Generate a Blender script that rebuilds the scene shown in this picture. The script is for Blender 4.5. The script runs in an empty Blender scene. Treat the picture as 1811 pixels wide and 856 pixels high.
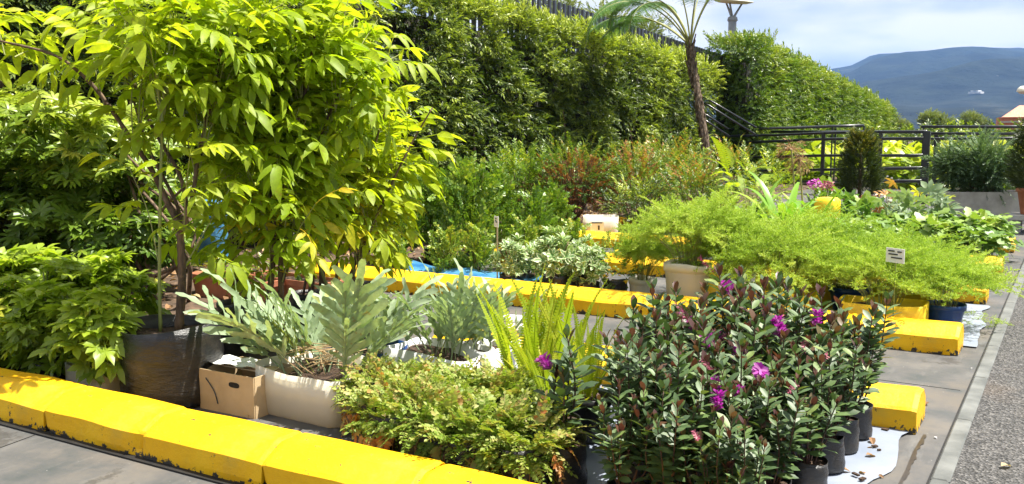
import bpy, math
import numpy as np
from mathutils import Vector, Matrix

# ------------------------------------------------------------------ camera, light, exposure
SC = bpy.context.scene
COL = SC.collection
R = math.radians
F_PX, CX, CY, HZ, EYE = 1620.0, 905.5, 428.0, 240.0, 1.2     # focal length and horizon measured on the photograph
PITCH = math.atan((CY - HZ) / F_PX); YAW = R(31.5)
cam = bpy.data.objects.new('camera', bpy.data.cameras.new('camera')); COL.objects.link(cam)
cam.data.sensor_width = 36; cam.data.lens = F_PX / 1811 * 36
cam.data.clip_start = 0.05; cam.data.clip_end = 20000
cam.location = (0, 0, EYE); cam.rotation_euler = (R(90) - PITCH, 0, YAW)
SC.camera = cam
SC.view_settings.view_transform = 'Standard'; SC.view_settings.look = 'None'
SC.view_settings.gamma = 1.0; SC.view_settings.exposure = 1.38
SUN_AZ, SUN_EL = R(58), R(65)                                 # azimuth from +Y (along the kerb) towards +X
S = Vector((math.sin(SUN_AZ) * math.cos(SUN_EL), math.cos(SUN_AZ) * math.cos(SUN_EL), math.sin(SUN_EL)))
sun = bpy.data.objects.new('sun', bpy.data.lights.new('sun', 'SUN')); COL.objects.link(sun)
sun.data.energy = 4.9; sun.data.angle = R(0.5); sun.data.color = (1.0, 0.95, 0.86)
sun.rotation_euler = (-S).to_track_quat('-Z', 'Y').to_euler()
W = bpy.data.worlds.new('World'); SC.world = W; W.use_nodes = True
n = W.node_tree.nodes; l = W.node_tree.links; n.clear()
sky = n.new('ShaderNodeTexSky'); sky.sky_type = 'NISHITA'; sky.sun_disc = False
sky.sun_elevation = SUN_EL; sky.sun_rotation = SUN_AZ
bg1 = n.new('ShaderNodeBackground'); bg1.inputs[1].default_value = 0.11
l.new(sky.outputs[0], bg1.inputs[0])
tc = n.new('ShaderNodeTexCoord'); mp = n.new('ShaderNodeMapping'); mp.inputs['Scale'].default_value = (1.6, 1.6, 6.0)
mp.inputs['Location'].default_value = (0.35, 0.2, 0.1)
nz = n.new('ShaderNodeTexNoise'); nz.inputs['Scale'].default_value = 3.4; nz.inputs['Detail'].default_value = 5; nz.inputs['Roughness'].default_value = .45
cr = n.new('ShaderNodeValToRGB')
cr.color_ramp.elements[0].position = .38; cr.color_ramp.elements[0].color = (.37, .415, .47, 1)
cr.color_ramp.elements[1].position = .60; cr.color_ramp.elements[1].color = (.78, .74, .70, 1)
e = cr.color_ramp.elements.new(.49); e.color = (.55, .565, .59, 1)
bg2 = n.new('ShaderNodeBackground'); bg2.inputs[1].default_value = 0.62
cov = n.new('ShaderNodeValToRGB'); cov.color_ramp.elements[0].position = .18; cov.color_ramp.elements[1].position = .36
mx = n.new('ShaderNodeMixShader'); out = n.new('ShaderNodeOutputWorld')
l.new(tc.outputs['Generated'], mp.inputs[0]); l.new(mp.outputs[0], nz.inputs[0]); l.new(nz.outputs[0], cr.inputs[0])
l.new(nz.outputs[0], cov.inputs[0]); l.new(cr.outputs[0], bg2.inputs[0])
l.new(cov.outputs[0], mx.inputs[0]); l.new(bg1.outputs[0], mx.inputs[1]); l.new(bg2.outputs[0], mx.inputs[2]); l.new(mx.outputs[0], out.inputs[0])
cy = SC.cycles
cy.max_bounces = 5; cy.diffuse_bounces = 3; cy.glossy_bounces = 2; cy.transmission_bounces = 3; cy.transparent_max_bounces = 6
cy.use_adaptive_sampling = True; cy.adaptive_threshold = 0.02
cy.use_denoising = True; cy.caustics_reflective = False; cy.caustics_refractive = False

# ------------------------------------------------------------------ measuring helpers (pixel of the photograph -> metres)
_c, _s, _cp, _sp = math.cos(YAW), math.sin(YAW), math.cos(PITCH), math.sin(PITCH)
def ray(px, py):
    r = (px - CX) / F_PX; u = (CY - py) / F_PX
    f = _cp + u * _sp; z = -_sp + u * _cp
    return (r * _c - f * _s, r * _s + f * _c, z)
def G(px, py, z=0.0):
    d = ray(px, py); t = (z - EYE) / d[2]
    return (d[0] * t, d[1] * t)
def WP(px, py, Y):
    d = ray(px, py); t = Y / d[1]
    return np.array((d[0] * t, Y, EYE + d[2] * t))
def ATX(px, Y, z=0.0):
    k = (px - CX) / F_PX; dz = z - EYE
    return (k * (Y * _c * _cp - dz * _sp) - Y * _s) / (_c + k * _s * _cp)
def ZAT(x, y, py):
    f = -x * _s + y * _c; k = (CY - py) / F_PX
    return EYE + f * (k * _cp - _sp) / (_cp + k * _sp)

rng = np.random.default_rng(11)
def U(a, b, n=None): return rng.uniform(a, b, n)

# ------------------------------------------------------------------ geometry accumulator
class Geo:
    def __init__(s):
        s.V = []; s.Q = []; s.T = []; s.MQ = []; s.MT = []; s.r = []; s.e = []; s.n = 0
    def add(s, V, Q=None, T=None, r=.5, e=0., m=0, mq=None, mt=None):
        V = np.asarray(V, float).reshape(-1, 3); k = len(V)
        s.V.append(V); s.r.append(np.broadcast_to(np.asarray(r, float), (k,)).copy()); s.e.append(np.broadcast_to(np.asarray(e, float), (k,)).copy())
        if Q is not None and len(Q):
            Q = np.asarray(Q, int).reshape(-1, 4); s.Q.append(Q + s.n)
            s.MQ.append(np.full(len(Q), m) if mq is None else np.asarray(mq))
        if T is not None and len(T):
            T = np.asarray(T, int).reshape(-1, 3); s.T.append(T + s.n)
            s.MT.append(np.full(len(T), m) if mt is None else np.asarray(mt))
        s.n += k; return s
    def cat(s):
        z4 = np.zeros((0, 4), int); z3 = np.zeros((0, 3), int); z1 = np.zeros(0, int)
        return (np.concatenate(s.V), np.concatenate(s.Q) if s.Q else z4, np.concatenate(s.T) if s.T else z3,
                np.concatenate(s.r), np.concatenate(s.e), np.concatenate(s.MQ) if s.MQ else z1, np.concatenate(s.MT) if s.MT else z1)
    def put(s, other, M=None, dr=0., m=None):          # append another Geo, transformed by a 4x4
        V, Q, T, r, e, mq, mt = other.cat()
        if M is not None: V = V @ np.array(M)[:3, :3].T + np.array(M)[:3, 3]
        if m is not None: mq = mq * 0 + m; mt = mt * 0 + m
        return s.add(V, Q, T, r + dr, e, mq=mq, mt=mt)
    def mesh(s, name, mats, smooth=True):
        V, Q, T, r, e, mq, mt = s.cat()
        me = bpy.data.meshes.new(name)
        nl = Q.size + T.size; npoly = len(Q) + len(T)
        me.vertices.add(len(V)); me.vertices.foreach_set('co', V.astype(np.float32).ravel())
        me.loops.add(nl); me.loops.foreach_set('vertex_index', np.concatenate([Q.ravel(), T.ravel()]).astype(np.int32))
        me.polygons.add(npoly)
        st = np.concatenate([np.arange(len(Q)) * 4, Q.size + np.arange(len(T)) * 3]).astype(np.int32)
        me.polygons.foreach_set('loop_start', st)
        me.polygons.foreach_set('material_index', np.concatenate([mq, mt]).astype(np.int32))
        me.polygons.foreach_set('use_smooth', np.full(npoly, smooth))
        a = me.attributes.new('rnd', 'FLOAT', 'POINT'); a.data.foreach_set('value', r.astype(np.float32))
        a = me.attributes.new('edge', 'FLOAT', 'POINT'); a.data.foreach_set('value', e.astype(np.float32))
        me.update(calc_edges=True)
        for m in (mats if isinstance(mats, (list, tuple)) else [mats]): me.materials.append(m)
        return me

def obj(name, g, mats, parent=None, smooth=True, loc=None):
    me = g.mesh(name, mats, smooth) if isinstance(g, Geo) else g
    o = bpy.data.objects.new(name, me); COL.objects.link(o)
    if parent is not None: o.parent = parent
    if loc is not None: o.location = loc
    return o
def tag(o, label, cat, group=None):
    o['label'] = label; o['category'] = cat
    if group: o['group'] = group
    return o
def thing(name, label, cat, loc=(0, 0, 0), rz=0.0, group=None, scale=1.0):
    o = bpy.data.objects.new(name, None); COL.objects.link(o)
    o.empty_display_size = .1; o.location = loc; o.rotation_euler = (0, 0, rz); o.scale = (scale,) * 3 if not isinstance(scale, tuple) else scale
    return tag(o, label, cat, group)
def struct(name, g, mats, smooth=False, kind='structure'):
    o = obj(name, g, mats, None, smooth); o['kind'] = kind; return o
def dup(root, label, loc, rz=0.0, scale=1.0, group=None):
    r = root.copy(); COL.objects.link(r); r.location = loc; r.rotation_euler = (0, 0, rz)
    r.scale = (scale,) * 3 if not isinstance(scale, tuple) else scale
    r['label'] = label
    if group: r['group'] = group
    for ch in list(root.children):
        c = ch.copy(); COL.objects.link(c); c.parent = r
        for gch in list(ch.children):
            d = gch.copy(); COL.objects.link(d); d.parent = c
    return r

# ------------------------------------------------------------------ frames, scattering, tubes, lathes
def nrm(v): return v / np.maximum(np.linalg.norm(v, axis=-1, keepdims=True), 1e-9)
def frames(d, up, roll=None):
    y = nrm(np.asarray(d, float)); up = np.broadcast_to(np.asarray(up, float), y.shape)
    x = np.cross(y, up); bad = np.linalg.norm(x, axis=-1) < 1e-3
    x[bad] = np.cross(y[bad], np.array([1., .3, .1])); x = nrm(x); z = np.cross(x, y)
    if roll is not None:
        c = np.cos(roll)[:, None]; s = np.sin(roll)[:, None]; x, z = x * c + z * s, z * c - x * s
    return np.stack([x, y, z], axis=-1)
def scatter(g, tp, P, Rm, sc, r, mixr=.35, m=None):
    P = np.asarray(P, float).reshape(-1, 3); N = len(P)
    if N == 0: return
    V, Q, T, tr, te, mq, mt = tp.frozen if hasattr(tp, 'frozen') else tp.cat()
    tp.frozen = (V, Q, T, tr, te, mq, mt)
    sc = np.broadcast_to(np.asarray(sc, float), (N,)); r = np.broadcast_to(np.asarray(r, float), (N,))
    A = np.einsum('nij,kj->nki', Rm, V) * sc[:, None, None] + P[:, None, :]
    K = len(V); off = (np.arange(N) * K)[:, None, None]
    rr = np.clip(r[:, None] + (tr[None] - .5) * mixr * 2, 0, 1)
    if m is not None: mq = mq * 0 + m; mt = mt * 0 + m
    g.add(A.reshape(-1, 3), (Q[None] + off).reshape(-1, 4) if len(Q) else None, (T[None] + off).reshape(-1, 3) if len(T) else None,
          rr.ravel(), np.tile(te, N), mq=np.tile(mq, N), mt=np.tile(mt, N))
def pick(g, tps, P, Rm, sc, r, mixr=.35, m=None):
    P = np.asarray(P, float).reshape(-1, 3); N = len(P); w = rng.integers(0, len(tps), N)
    sc = np.broadcast_to(np.asarray(sc, float), (N,)); r = np.broadcast_to(np.asarray(r, float), (N,))
    for i, t in enumerate(tps):
        k = w == i
        if k.any(): scatter(g, t, P[k], Rm[k], sc[k], r[k], mixr, m)
def rdir(N): return nrm(rng.normal(size=(N, 3)))
def wav(P, f, seed):                                   # smooth pseudo-noise about -1..1
    q = np.random.default_rng(seed); P = np.asarray(P, float); o = 0
    for i in range(7):
        o = o + np.sin(P @ (nrm(q.normal(size=3)) * f * q.uniform(.6, 1.9)) + q.uniform(0, 6.3))
    return o / 3.2
def tube(g, pts, rad, k=6, r=.5, m=0, cap=True, e=0.):
    pts = np.asarray(pts, float); n = len(pts); rad = np.broadcast_to(np.asarray(rad, float), (n,))
    t = nrm(np.gradient(pts, axis=0)); ref = np.array([0, 0, 1.]) if abs(t[:, 2]).mean() < .8 else np.array([1., 0, 0])
    x = nrm(np.cross(t, ref)); y = np.cross(t, x)
    a = np.arange(k) * 2 * math.pi / k
    V = pts[:, None] + rad[:, None, None] * (np.cos(a)[None, :, None] * x[:, None] + np.sin(a)[None, :, None] * y[:, None])
    i = np.arange(n - 1)[:, None] * k; j = np.arange(k)[None]; j2 = (j + 1) % k
    Q = np.stack([i + j, i + j2, i + k + j2, i + k + j], -1).reshape(-1, 4)
    V = V.reshape(-1, 3); T = None
    if cap:
        V = np.vstack([V, pts[0], pts[-1]]); b = n * k
        T = [(b, (q + 1) % k, q) for q in range(k)] + [(b + 1, (n - 1) * k + q, (n - 1) * k + (q + 1) % k) for q in range(k)]
    g.add(V, Q, T, r, e, m); return g
def smooth_path(P, n=10):                              # Catmull-Rom through the points
    P = np.asarray(P, float)
    if len(P) == 2: return P[0] + (P[1] - P[0]) * np.linspace(0, 1, max(2, n // 2))[:, None]
    Q = np.vstack([2 * P[0] - P[1], P, 2 * P[-1] - P[-2]]); out = []
    for i in range(1, len(Q) - 2):
        t = np.linspace(0, 1, n, endpoint=False)[:, None]
        a, b, c, d = Q[i - 1], Q[i], Q[i + 1], Q[i + 2]
        out.append(.5 * (2 * b + (c - a) * t + (2 * a - 5 * b + 4 * c - d) * t ** 2 + (3 * b - a - 3 * c + d) * t ** 3))
    return np.vstack(out + [P[-1:]])
def lathe(g, prof, k=28, ax=1., ay=1., power=2., wob=0., seed=0, r=.5, m=0, top=None, ctr=(0, 0), freq=1.):
    prof = np.asarray(prof, float); n = len(prof); a = np.arange(k) * 2 * math.pi / k
    ca, sa = np.cos(a), np.sin(a); q = (np.abs(ca) ** power + np.abs(sa) ** power) ** (-1 / power)
    X = ca * q * ax; Yy = sa * q * ay
    V = np.zeros((n, k, 3)); V[..., 0] = prof[:, 0:1] * X; V[..., 1] = prof[:, 0:1] * Yy; V[..., 2] = prof[:, 1:2]
    if wob:
        w = wav(V.reshape(-1, 3) * np.array([1, 1, 2.2]), 14 * freq, seed).reshape(n, k) * wob
        V[..., 0] *= 1 + w; V[..., 1] *= 1 + w
    if top is not None:                                # uneven cut rim: list of ring indices moved with the angle
        dz = top * wav(np.stack([ca, sa, ca * 0], -1), 2.6, seed + 5)
        zz = prof[:, 1] / prof[:, 1].max(); V[..., 2] += np.clip(zz - .7, 0, 1)[:, None] / .3 * dz[None]
    V[..., 0] += ctr[0]; V[..., 1] += ctr[1]
    i = np.arange(n - 1)[:, None] * k; j = np.arange(k)[None]; j2 = (j + 1) % k
    Q = np.stack([i + j, i + j2, i + k + j2, i + k + j], -1).reshape(-1, 4)
    g.add(V.reshape(-1, 3), Q, None, r, 0, m); return g
def disc(g, rad, z, k=28, ax=1., ay=1., power=2., bump=0., seed=0, r=.5, m=0, rings=5):
    prof = [(rad * (1 - i / rings) + 1e-4, z) for i in range(rings + 1)]; h = Geo(); lathe(h, prof, k, ax, ay, power)
    V, Q, T, rr, e, mq, mt = h.cat(); V[:, 2] += bump * wav(V, 30, seed); g.add(V, Q, None, r, 0, m); return g
def box(g, c, s, r=.5, m=0, bev=0., rz=0.):
    hx, hy, hz = s[0] / 2, s[1] / 2, s[2] / 2; b = min(bev, hx * .9, hy * .9, hz * .9) if bev else 0
    co, si = math.cos(rz), math.sin(rz)
    if not b:
        V = np.array([(x, y, z) for z in (-hz, hz) for x, y in ((-hx, -hy), (hx, -hy), (hx, hy), (-hx, hy))])
        Q = [(3, 2, 1, 0), (4, 5, 6, 7), (0, 1, 5, 4), (1, 2, 6, 5), (2, 3, 7, 6), (3, 0, 4, 7)]; T = None
    else:
        rings = []
        for (dx, z) in ((b, -hz), (0, -hz + b), (0, hz - b), (b, hz)):
            X, Y = hx - dx, hy - dx
            rings.append([(-X + b, -Y, z), (X - b, -Y, z), (X, -Y + b, z), (X, Y - b, z), (X - b, Y, z), (-X + b, Y, z), (-X, Y - b, z), (-X, -Y + b, z)])
        V = np.array(rings).reshape(-1, 3); Q = []
        for i in range(3):
            for j in range(8): Q.append((i * 8 + j, i * 8 + (j + 1) % 8, i * 8 + 8 + (j + 1) % 8, i * 8 + 8 + j))
        for o, f in ((0, -1), (24, 1)):
            for q in ((0, 1, 2, 7), (7, 2, 3, 6), (6, 3, 4, 5)):
                qq = tuple(o + t for t in q); Q.append(qq if f > 0 else qq[::-1])
        T = None
    V = np.array(V, float); V = np.stack([V[:, 0] * co - V[:, 1] * si, V[:, 0] * si + V[:, 1] * co, V[:, 2]], -1) + np.array(c)
    g.add(V, Q, T, r, 0, m); return g

# ------------------------------------------------------------------ materials
def mat(name):
    m = bpy.data.materials.new(name); m.use_nodes = True; nt = m.node_tree; nt.nodes.clear()
    o = nt.nodes.new('ShaderNodeOutputMaterial'); return m, nt, o
def ramp(nt, stops, fac):
    c = nt.nodes.new('ShaderNodeValToRGB'); el = c.color_ramp.elements
    while len(el) < len(stops): el.new(.5)
    for k, (p, q) in zip(el, stops): k.position = p; k.color = (*q, 1)
    nt.links.new(fac, c.inputs[0]); return c.outputs[0]
def attr(nt, nm):
    a = nt.nodes.new('ShaderNodeAttribute'); a.attribute_name = nm; return a.outputs['Fac']
def noise(nt, sc, det=4, rough=.55, vec=None, scale3=None):
    t = nt.nodes.new('ShaderNodeTexNoise'); t.inputs['Scale'].default_value = sc; t.inputs['Detail'].default_value = det; t.inputs['Roughness'].default_value = rough
    c = nt.nodes.new('ShaderNodeTexCoord'); src = c.outputs['Object']
    if scale3:
        mpp = nt.nodes.new('ShaderNodeMapping'); mpp.inputs['Scale'].default_value = scale3; nt.links.new(src, mpp.inputs[0]); src = mpp.outputs[0]
    nt.links.new(src, t.inputs['Vector']); return t.outputs[0]
def mixc(nt, f, a, b):
    m = nt.nodes.new('ShaderNodeMix'); m.data_type = 'RGBA'
    for s_, v in ((0, f), (6, a), (7, b)):
        if isinstance(v, (tuple, float, int)): m.inputs[s_].default_value = (*v, 1) if isinstance(v, tuple) else v
        else: nt.links.new(v, m.inputs[s_])
    return m.outputs[2]
def bump(nt, h, st, dist=.02):
    b = nt.nodes.new('ShaderNodeBump'); b.inputs['Strength'].default_value = st; b.inputs['Distance'].default_value = dist
    nt.links.new(h, b.inputs['Height']); return b.outputs[0]
def pbr(nt, o, col, rough=.5, spec=.5, nor=None, metal=0., **kw):
    p = nt.nodes.new('ShaderNodeBsdfPrincipled')
    if isinstance(col, tuple): p.inputs['Base Color'].default_value = (*col, 1)
    else: nt.links.new(col, p.inputs['Base Color'])
    if isinstance(rough, float): p.inputs['Roughness'].default_value = rough
    else: nt.links.new(rough, p.inputs['Roughness'])
    p.inputs['Specular IOR Level'].default_value = spec; p.inputs['Metallic'].default_value = metal
    if nor is not None: nt.links.new(nor, p.inputs['Normal'])
    if o is not None: nt.links.new(p.outputs[0], o.inputs[0])
    return p
def leafmat(name, stops, rough=.42, tl=.4, spec=.5, edge=None, ttint=(1.25, 1.35, .6), e0=.55, e1=.8, blem=False):
    m, nt, o = mat(name)
    c = ramp(nt, stops, attr(nt, 'rnd'))
    if edge:
        f = nt.nodes.new('ShaderNodeMapRange'); f.inputs[1].default_value = e0; f.inputs[2].default_value = e1
        nt.links.new(attr(nt, 'edge'), f.inputs[0]); c = mixc(nt, f.outputs[0], c, edge)
    nv = noise(nt, 38, 2, .6); c = mixc(nt, ramp(nt, [(.30, (.0, .0, .0)), (.62, (.38, .38, .38))], nv), c, tuple(x * .45 for x in stops[1][1])) if blem else c
    if blem: c = mixc(nt, ramp(nt, [(.66, (0, 0, 0)), (.70, (.55, .55, .55))], nv), c, (.30, .19, .05))
    p = pbr(nt, None, c, rough, spec)
    t = nt.nodes.new('ShaderNodeBsdfTranslucent'); mu = nt.nodes.new('ShaderNodeMix'); mu.data_type = 'RGBA'; mu.blend_type = 'MULTIPLY'; mu.inputs[0].default_value = 1
    nt.links.new(c, mu.inputs[6]); mu.inputs[7].default_value = (*ttint, 1); nt.links.new(mu.outputs[2], t.inputs[0])
    x = nt.nodes.new('ShaderNodeMixShader'); x.inputs[0].default_value = tl
    nt.links.new(p.outputs[0], x.inputs[1]); nt.links.new(t.outputs[0], x.inputs[2]); nt.links.new(x.outputs[0], o.inputs[0])
    return m
def plain(name, a, b, sc=8., rough=.6, bm=.2, det=5, spec=.4, s3=None, lo=.35, hi=.65, metal=0.):
    m, nt, o = mat(name); f = noise(nt, sc, det, .6, scale3=s3)
    pbr(nt, o, ramp(nt, [(lo, a), (hi, b)], f), rough, spec, bump(nt, f, bm) if bm else None, metal); return m

M = {}
# painted concrete, chipped near the foot and here and there on top
m, nt, o = mat('yellow_painted_concrete')
f1 = noise(nt, 22, 6, .7); f2 = noise(nt, 5, 3, .5)
ge = nt.nodes.new('ShaderNodeNewGeometry'); sx = nt.nodes.new('ShaderNodeSeparateXYZ'); tco = nt.nodes.new('ShaderNodeTexCoord')
nt.links.new(tco.outputs['Object'], sx.inputs[0])
mr = nt.nodes.new('ShaderNodeMapRange'); mr.inputs[1].default_value = 0.0; mr.inputs[2].default_value = .04; mr.inputs[3].default_value = .17; mr.inputs[4].default_value = 0.
nt.links.new(sx.outputs[2], mr.inputs[0])
ad = nt.nodes.new('ShaderNodeMath'); ad.operation = 'ADD'; nt.links.new(f1, ad.inputs[0]); nt.links.new(mr.outputs[0], ad.inputs[1])
chip = ramp(nt, [(.635, (0, 0, 0)), (.65, (1, 1, 1))], ad.outputs[0])
cY = ramp(nt, [(.3, (.70, .36, .002)), (.5, (.78, .43, .003)), (.7, (.83, .49, .008))], f2)
f3 = noise(nt, 3.4, 8, .8)
dirt = ramp(nt, [(.54, (0, 0, 0)), (.74, (.6, .6, .6))], f3)
cY = mixc(nt, dirt, cY, (.55, .36, .05))
pbr(nt, o, mixc(nt, chip, cY, (.045, .04, .033)), .55, .3, bump(nt, f1, .6, .008)); M['paint'] = m
# dark slab of the bays: scratches, pale scuffs, brown stains
m, nt, o = mat('dark_concrete_slab')
a = noise(nt, 3., 8, .65); b = noise(nt, 9, 6, .7, scale3=(1, .25, 1)); d = noise(nt, 55, 3, .6); st = noise(nt, 1.5, 7, .65)
c = ramp(nt, [(.3, (.045, .054, .054)), (.5, (.088, .086, .084)), (.72, (.14, .134, .125))], a)
c = mixc(nt, ramp(nt, [(.55, (0, 0, 0)), (.72, (.6, .6, .6))], b), c, (.17, .163, .152))
c = mixc(nt, ramp(nt, [(.5, (0, 0, 0)), (.66, (.75, .75, .75))], st), c, (.125, .105, .082))
wet = noise(nt, 2.3, 6, .7); c = mixc(nt, ramp(nt, [(.60, (0, 0, 0)), (.64, (.6, .6, .6)), (.70, (.45, .45, .45)), (.72, (0, 0, 0))], wet), c, (.035, .03, .025))
c = mixc(nt, ramp(nt, [(.71, (0, 0, 0)), (.75, (.8, .8, .8))], d), c, (.42, .4, .37))
pbr(nt, o, c, .62, .35, bump(nt, a, .3, .01)); M['slab'] = m
m, nt, o = mat('coarse_asphalt')
v = nt.nodes.new('ShaderNodeTexVoronoi'); v.inputs['Scale'].default_value = 95; tco = nt.nodes.new('ShaderNodeTexCoord'); nt.links.new(tco.outputs['Object'], v.inputs[0])
big = noise(nt, 1.4, 4); c = ramp(nt, [(0, (.03, .03, .03)), (.5, (.075, .073, .07)), (1, (.20, .19, .18))], v.outputs['Color'])
c = mixc(nt, ramp(nt, [(.55, (0, 0, 0)), (.75, (.35, .35, .35))], big), c, (.16, .11, .07))
pbr(nt, o, c, .8, .3, bump(nt, v.outputs['Distance'], 1., .012)); M['asphalt'] = m
M['kerb'] = plain('grey_kerb_concrete', (.085, .09, .085), (.17, .175, .165), 6, .8, .3, 8)
M['soil'] = plain('dark_potting_soil', (.022, .014, .009), (.11, .065, .04), 45, .95, 1., 8)
M['bed'] = plain('bed_soil', (.03, .02, .013), (.14, .09, .055), 9, .95, 1., 8)
M['gap'] = plain('black_channel', (.006, .006, .006), (.015, .014, .013), 20, .7, .3)
M['bark'] = plain('brown_bark', (.055, .035, .022), (.19, .125, .075), 30, .85, .8, 6, s3=(1, 1, .25))
M['barkgrey'] = plain('fern_trunk', (.07, .05, .035), (.26, .19, .13), 22, .9, 1., 6, s3=(1, 1, .5))
M['green_stem'] = leafmat('green_stem', [(0, (.10, .14, .03)), (.5, (.22, .26, .07)), (1, (.35, .33, .12))], .5, .05)
M['dark_stem'] = leafmat('purple_brown_stem', [(0, (.03, .015, .012)), (.6, (.09, .045, .03)), (1, (.2, .13, .07))], .6, .0)
m, nt, o = mat('black_bag_plastic')
f = noise(nt, 9, 7, .65, scale3=(1, 1, 3.2)); f2 = noise(nt, 4.2, 4, .6)
c = mixc(nt, ramp(nt, [(.48, (0, 0, 0)), (.72, (.8, .8, .8))], f2), (.009, .009, .01), (.075, .058, .035))
pbr(nt, o, c, ramp(nt, [(.3, (.22, .22, .22)), (.7, (.5, .5, .5))], f2), .55, bump(nt, f, .55, .02)); M['bag'] = m
M['pot'] = plain('black_pot_plastic', (.014, .014, .016), (.035, .034, .034), 5, .35, .1)
def milky(name, col, tl):
    m, nt, o = mat(name); f = noise(nt, 5, 4); p = pbr(nt, None, ramp(nt, [(.35, tuple(x * .86 for x in col)), (.6, col)], f), .35, .45, bump(nt, f, .15))
    t = nt.nodes.new('ShaderNodeBsdfTranslucent'); t.inputs[0].default_value = (.95, .9, .76, 1); x = nt.nodes.new('ShaderNodeMixShader'); x.inputs[0].default_value = tl
    nt.links.new(p.outputs[0], x.inputs[1]); nt.links.new(t.outputs[0], x.inputs[2]); nt.links.new(x.outputs[0], o.inputs[0]); return m
M['milky'] = milky('milky_plastic', (.82, .79, .70), .45); M['white'] = milky('white_plastic', (.80, .81, .82), .15)
M['paper'] = plain('white_paper', (.68, .68, .66), (.8, .8, .79), 6, .8, .1)
M['print'] = plain('printed_ink', (.03, .03, .035), (.06, .06, .06), 6, .8, 0)
M['tarp'] = plain('pale_blue_grey_tarp', (.20, .235, .30), (.27, .30, .36), 3, .45, .35, 4)
M['bluetarp'] = plain('blue_plastic_sheet', (.02, .12, .28), (.10, .30, .50), 7, .35, .8, 4)
M['blue'] = plain('dark_blue_plastic', (.006, .03, .12), (.01, .045, .17), 4, .3, .05)
M['black_metal'] = plain('black_painted_steel', (.008, .010, .014), (.018, .020, .026), 9, .28, .05, spec=.7)
M['terra'] = plain('terracotta', (.36, .12, .06), (.48, .19, .10), 7, .75, .15)
M['card'] = plain('brown_cardboard', (.40, .29, .16), (.52, .39, .23), 5, .85, .15)
M['concrete'] = plain('planter_concrete', (.30, .29, .26), (.46, .45, .41), 5, .85, .3, 6)
M['yplastic'] = plain('yellow_jerrycan_plastic', (.72, .46, .01), (.85, .60, .02), 4, .4, .12)
M['red'] = plain('red_cap_plastic', (.60, .05, .02), (.68, .08, .03), 9, .4, .1)
M['wood'] = plain('pale_wood', (.38, .30, .20), (.52, .43, .30), 9, .8, .2, 4, s3=(4, 4, .6))
M['grey_metal'] = plain('grey_galvanised', (.22, .24, .26), (.30, .32, .34), 6, .45, .05)
M['lamp_white'] = plain('white_lamp_shell', (.70, .66, .52), (.78, .74, .60), 3, .5, 0)
M['dry'] = leafmat('dry_leaf', [(0, (.16, .08, .035)), (.5, (.36, .20, .09)), (1, (.52, .38, .20))], .7, .2)
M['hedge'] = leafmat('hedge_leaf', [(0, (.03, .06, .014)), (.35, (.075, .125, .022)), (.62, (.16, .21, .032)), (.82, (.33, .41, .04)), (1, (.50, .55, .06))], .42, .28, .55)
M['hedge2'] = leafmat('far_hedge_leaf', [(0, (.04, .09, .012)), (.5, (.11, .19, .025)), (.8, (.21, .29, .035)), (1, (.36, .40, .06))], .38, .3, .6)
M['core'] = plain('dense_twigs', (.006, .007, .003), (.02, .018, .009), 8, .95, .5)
M['elder'] = leafmat('elder_leaf', [(0, (.15, .27, .015)), (.35, (.32, .45, .02)), (.7, (.50, .58, .03)), (.92, (.64, .62, .035)), (1, (.76, .55, .04))], .5, .56, .4, ttint=(1.35, 1.35, .55), blem=True)
M['scheff'] = leafmat('umbrella_plant_leaf', [(0, (.06, .125, .014)), (.5, (.19, .30, .025)), (.8, (.38, .46, .04)), (1, (.50, .48, .05))], .38, .32, .5, blem=True)
M['young'] = leafmat('sunlit_toned_umbrella_leaf', [(0, (.14, .22, .02)), (.5, (.30, .40, .03)), (.8, (.46, .52, .04)), (1, (.58, .55, .06))], .4, .42, .5)  # lighter copy of umbrella_plant_leaf: sunlight on the small plants painted into the colour
M['bluefern'] = leafmat('blue_fern_frond', [(0, (.22, .31, .16)), (.5, (.34, .44, .26)), (.8, (.44, .53, .33)), (1, (.48, .50, .14))], .5, .30, .4, ttint=(1.15, 1.25, .5), blem=True)
M['sword'] = leafmat('sword_fern_pinna', [(0, (.22, .34, .02)), (.6, (.40, .48, .03)), (1, (.55, .50, .06))], .5, .42, .4)
M['smallfern'] = leafmat('small_fern_pinna', [(0, (.08, .18, .02)), (.4, (.20, .29, .035)), (.7, (.36, .38, .10)), (.86, (.46, .32, .12)), (1, (.42, .16, .04))], .5, .35, .4)
M['hebe'] = leafmat('hebe_leaf', [(0, (.035, .068, .026)), (.5, (.08, .14, .045)), (.85, (.15, .23, .06)), (1, (.26, .31, .07))], .5, .16, .5, blem=True)
M['hebe_tip'] = leafmat('hebe_purple_tip', [(0, (.06, .022, .028)), (.5, (.12, .06, .035)), (1, (.14, .15, .04))], .35, .25, .5, ttint=(1.4, .8, .6))
M['flower'] = leafmat('magenta_petal', [(0, (.30, .02, .24)), (.6, (.52, .05, .46)), (1, (.62, .28, .55))], .6, .3, .3, ttint=(1.2, .8, 1.2))
M['budcone'] = leafmat('pink_bud', [(0, (.22, .03, .07)), (.7, (.42, .12, .18)), (1, (.5, .3, .3))], .6, .2, .3, ttint=(1.2, .8, 1.))
M['aspara'] = leafmat('asparagus_needle', [(0, (.16, .28, .02)), (.5, (.38, .52, .06)), (.85, (.54, .64, .13)), (1, (.62, .60, .24))], .5, .38, .35, ttint=(1.15, 1.2, .6))
M['box'] = leafmat('small_round_leaf', [(0, (.06, .14, .014)), (.5, (.16, .27, .025)), (.85, (.32, .40, .035)), (1, (.50, .48, .06))], .42, .3, .6)
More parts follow.
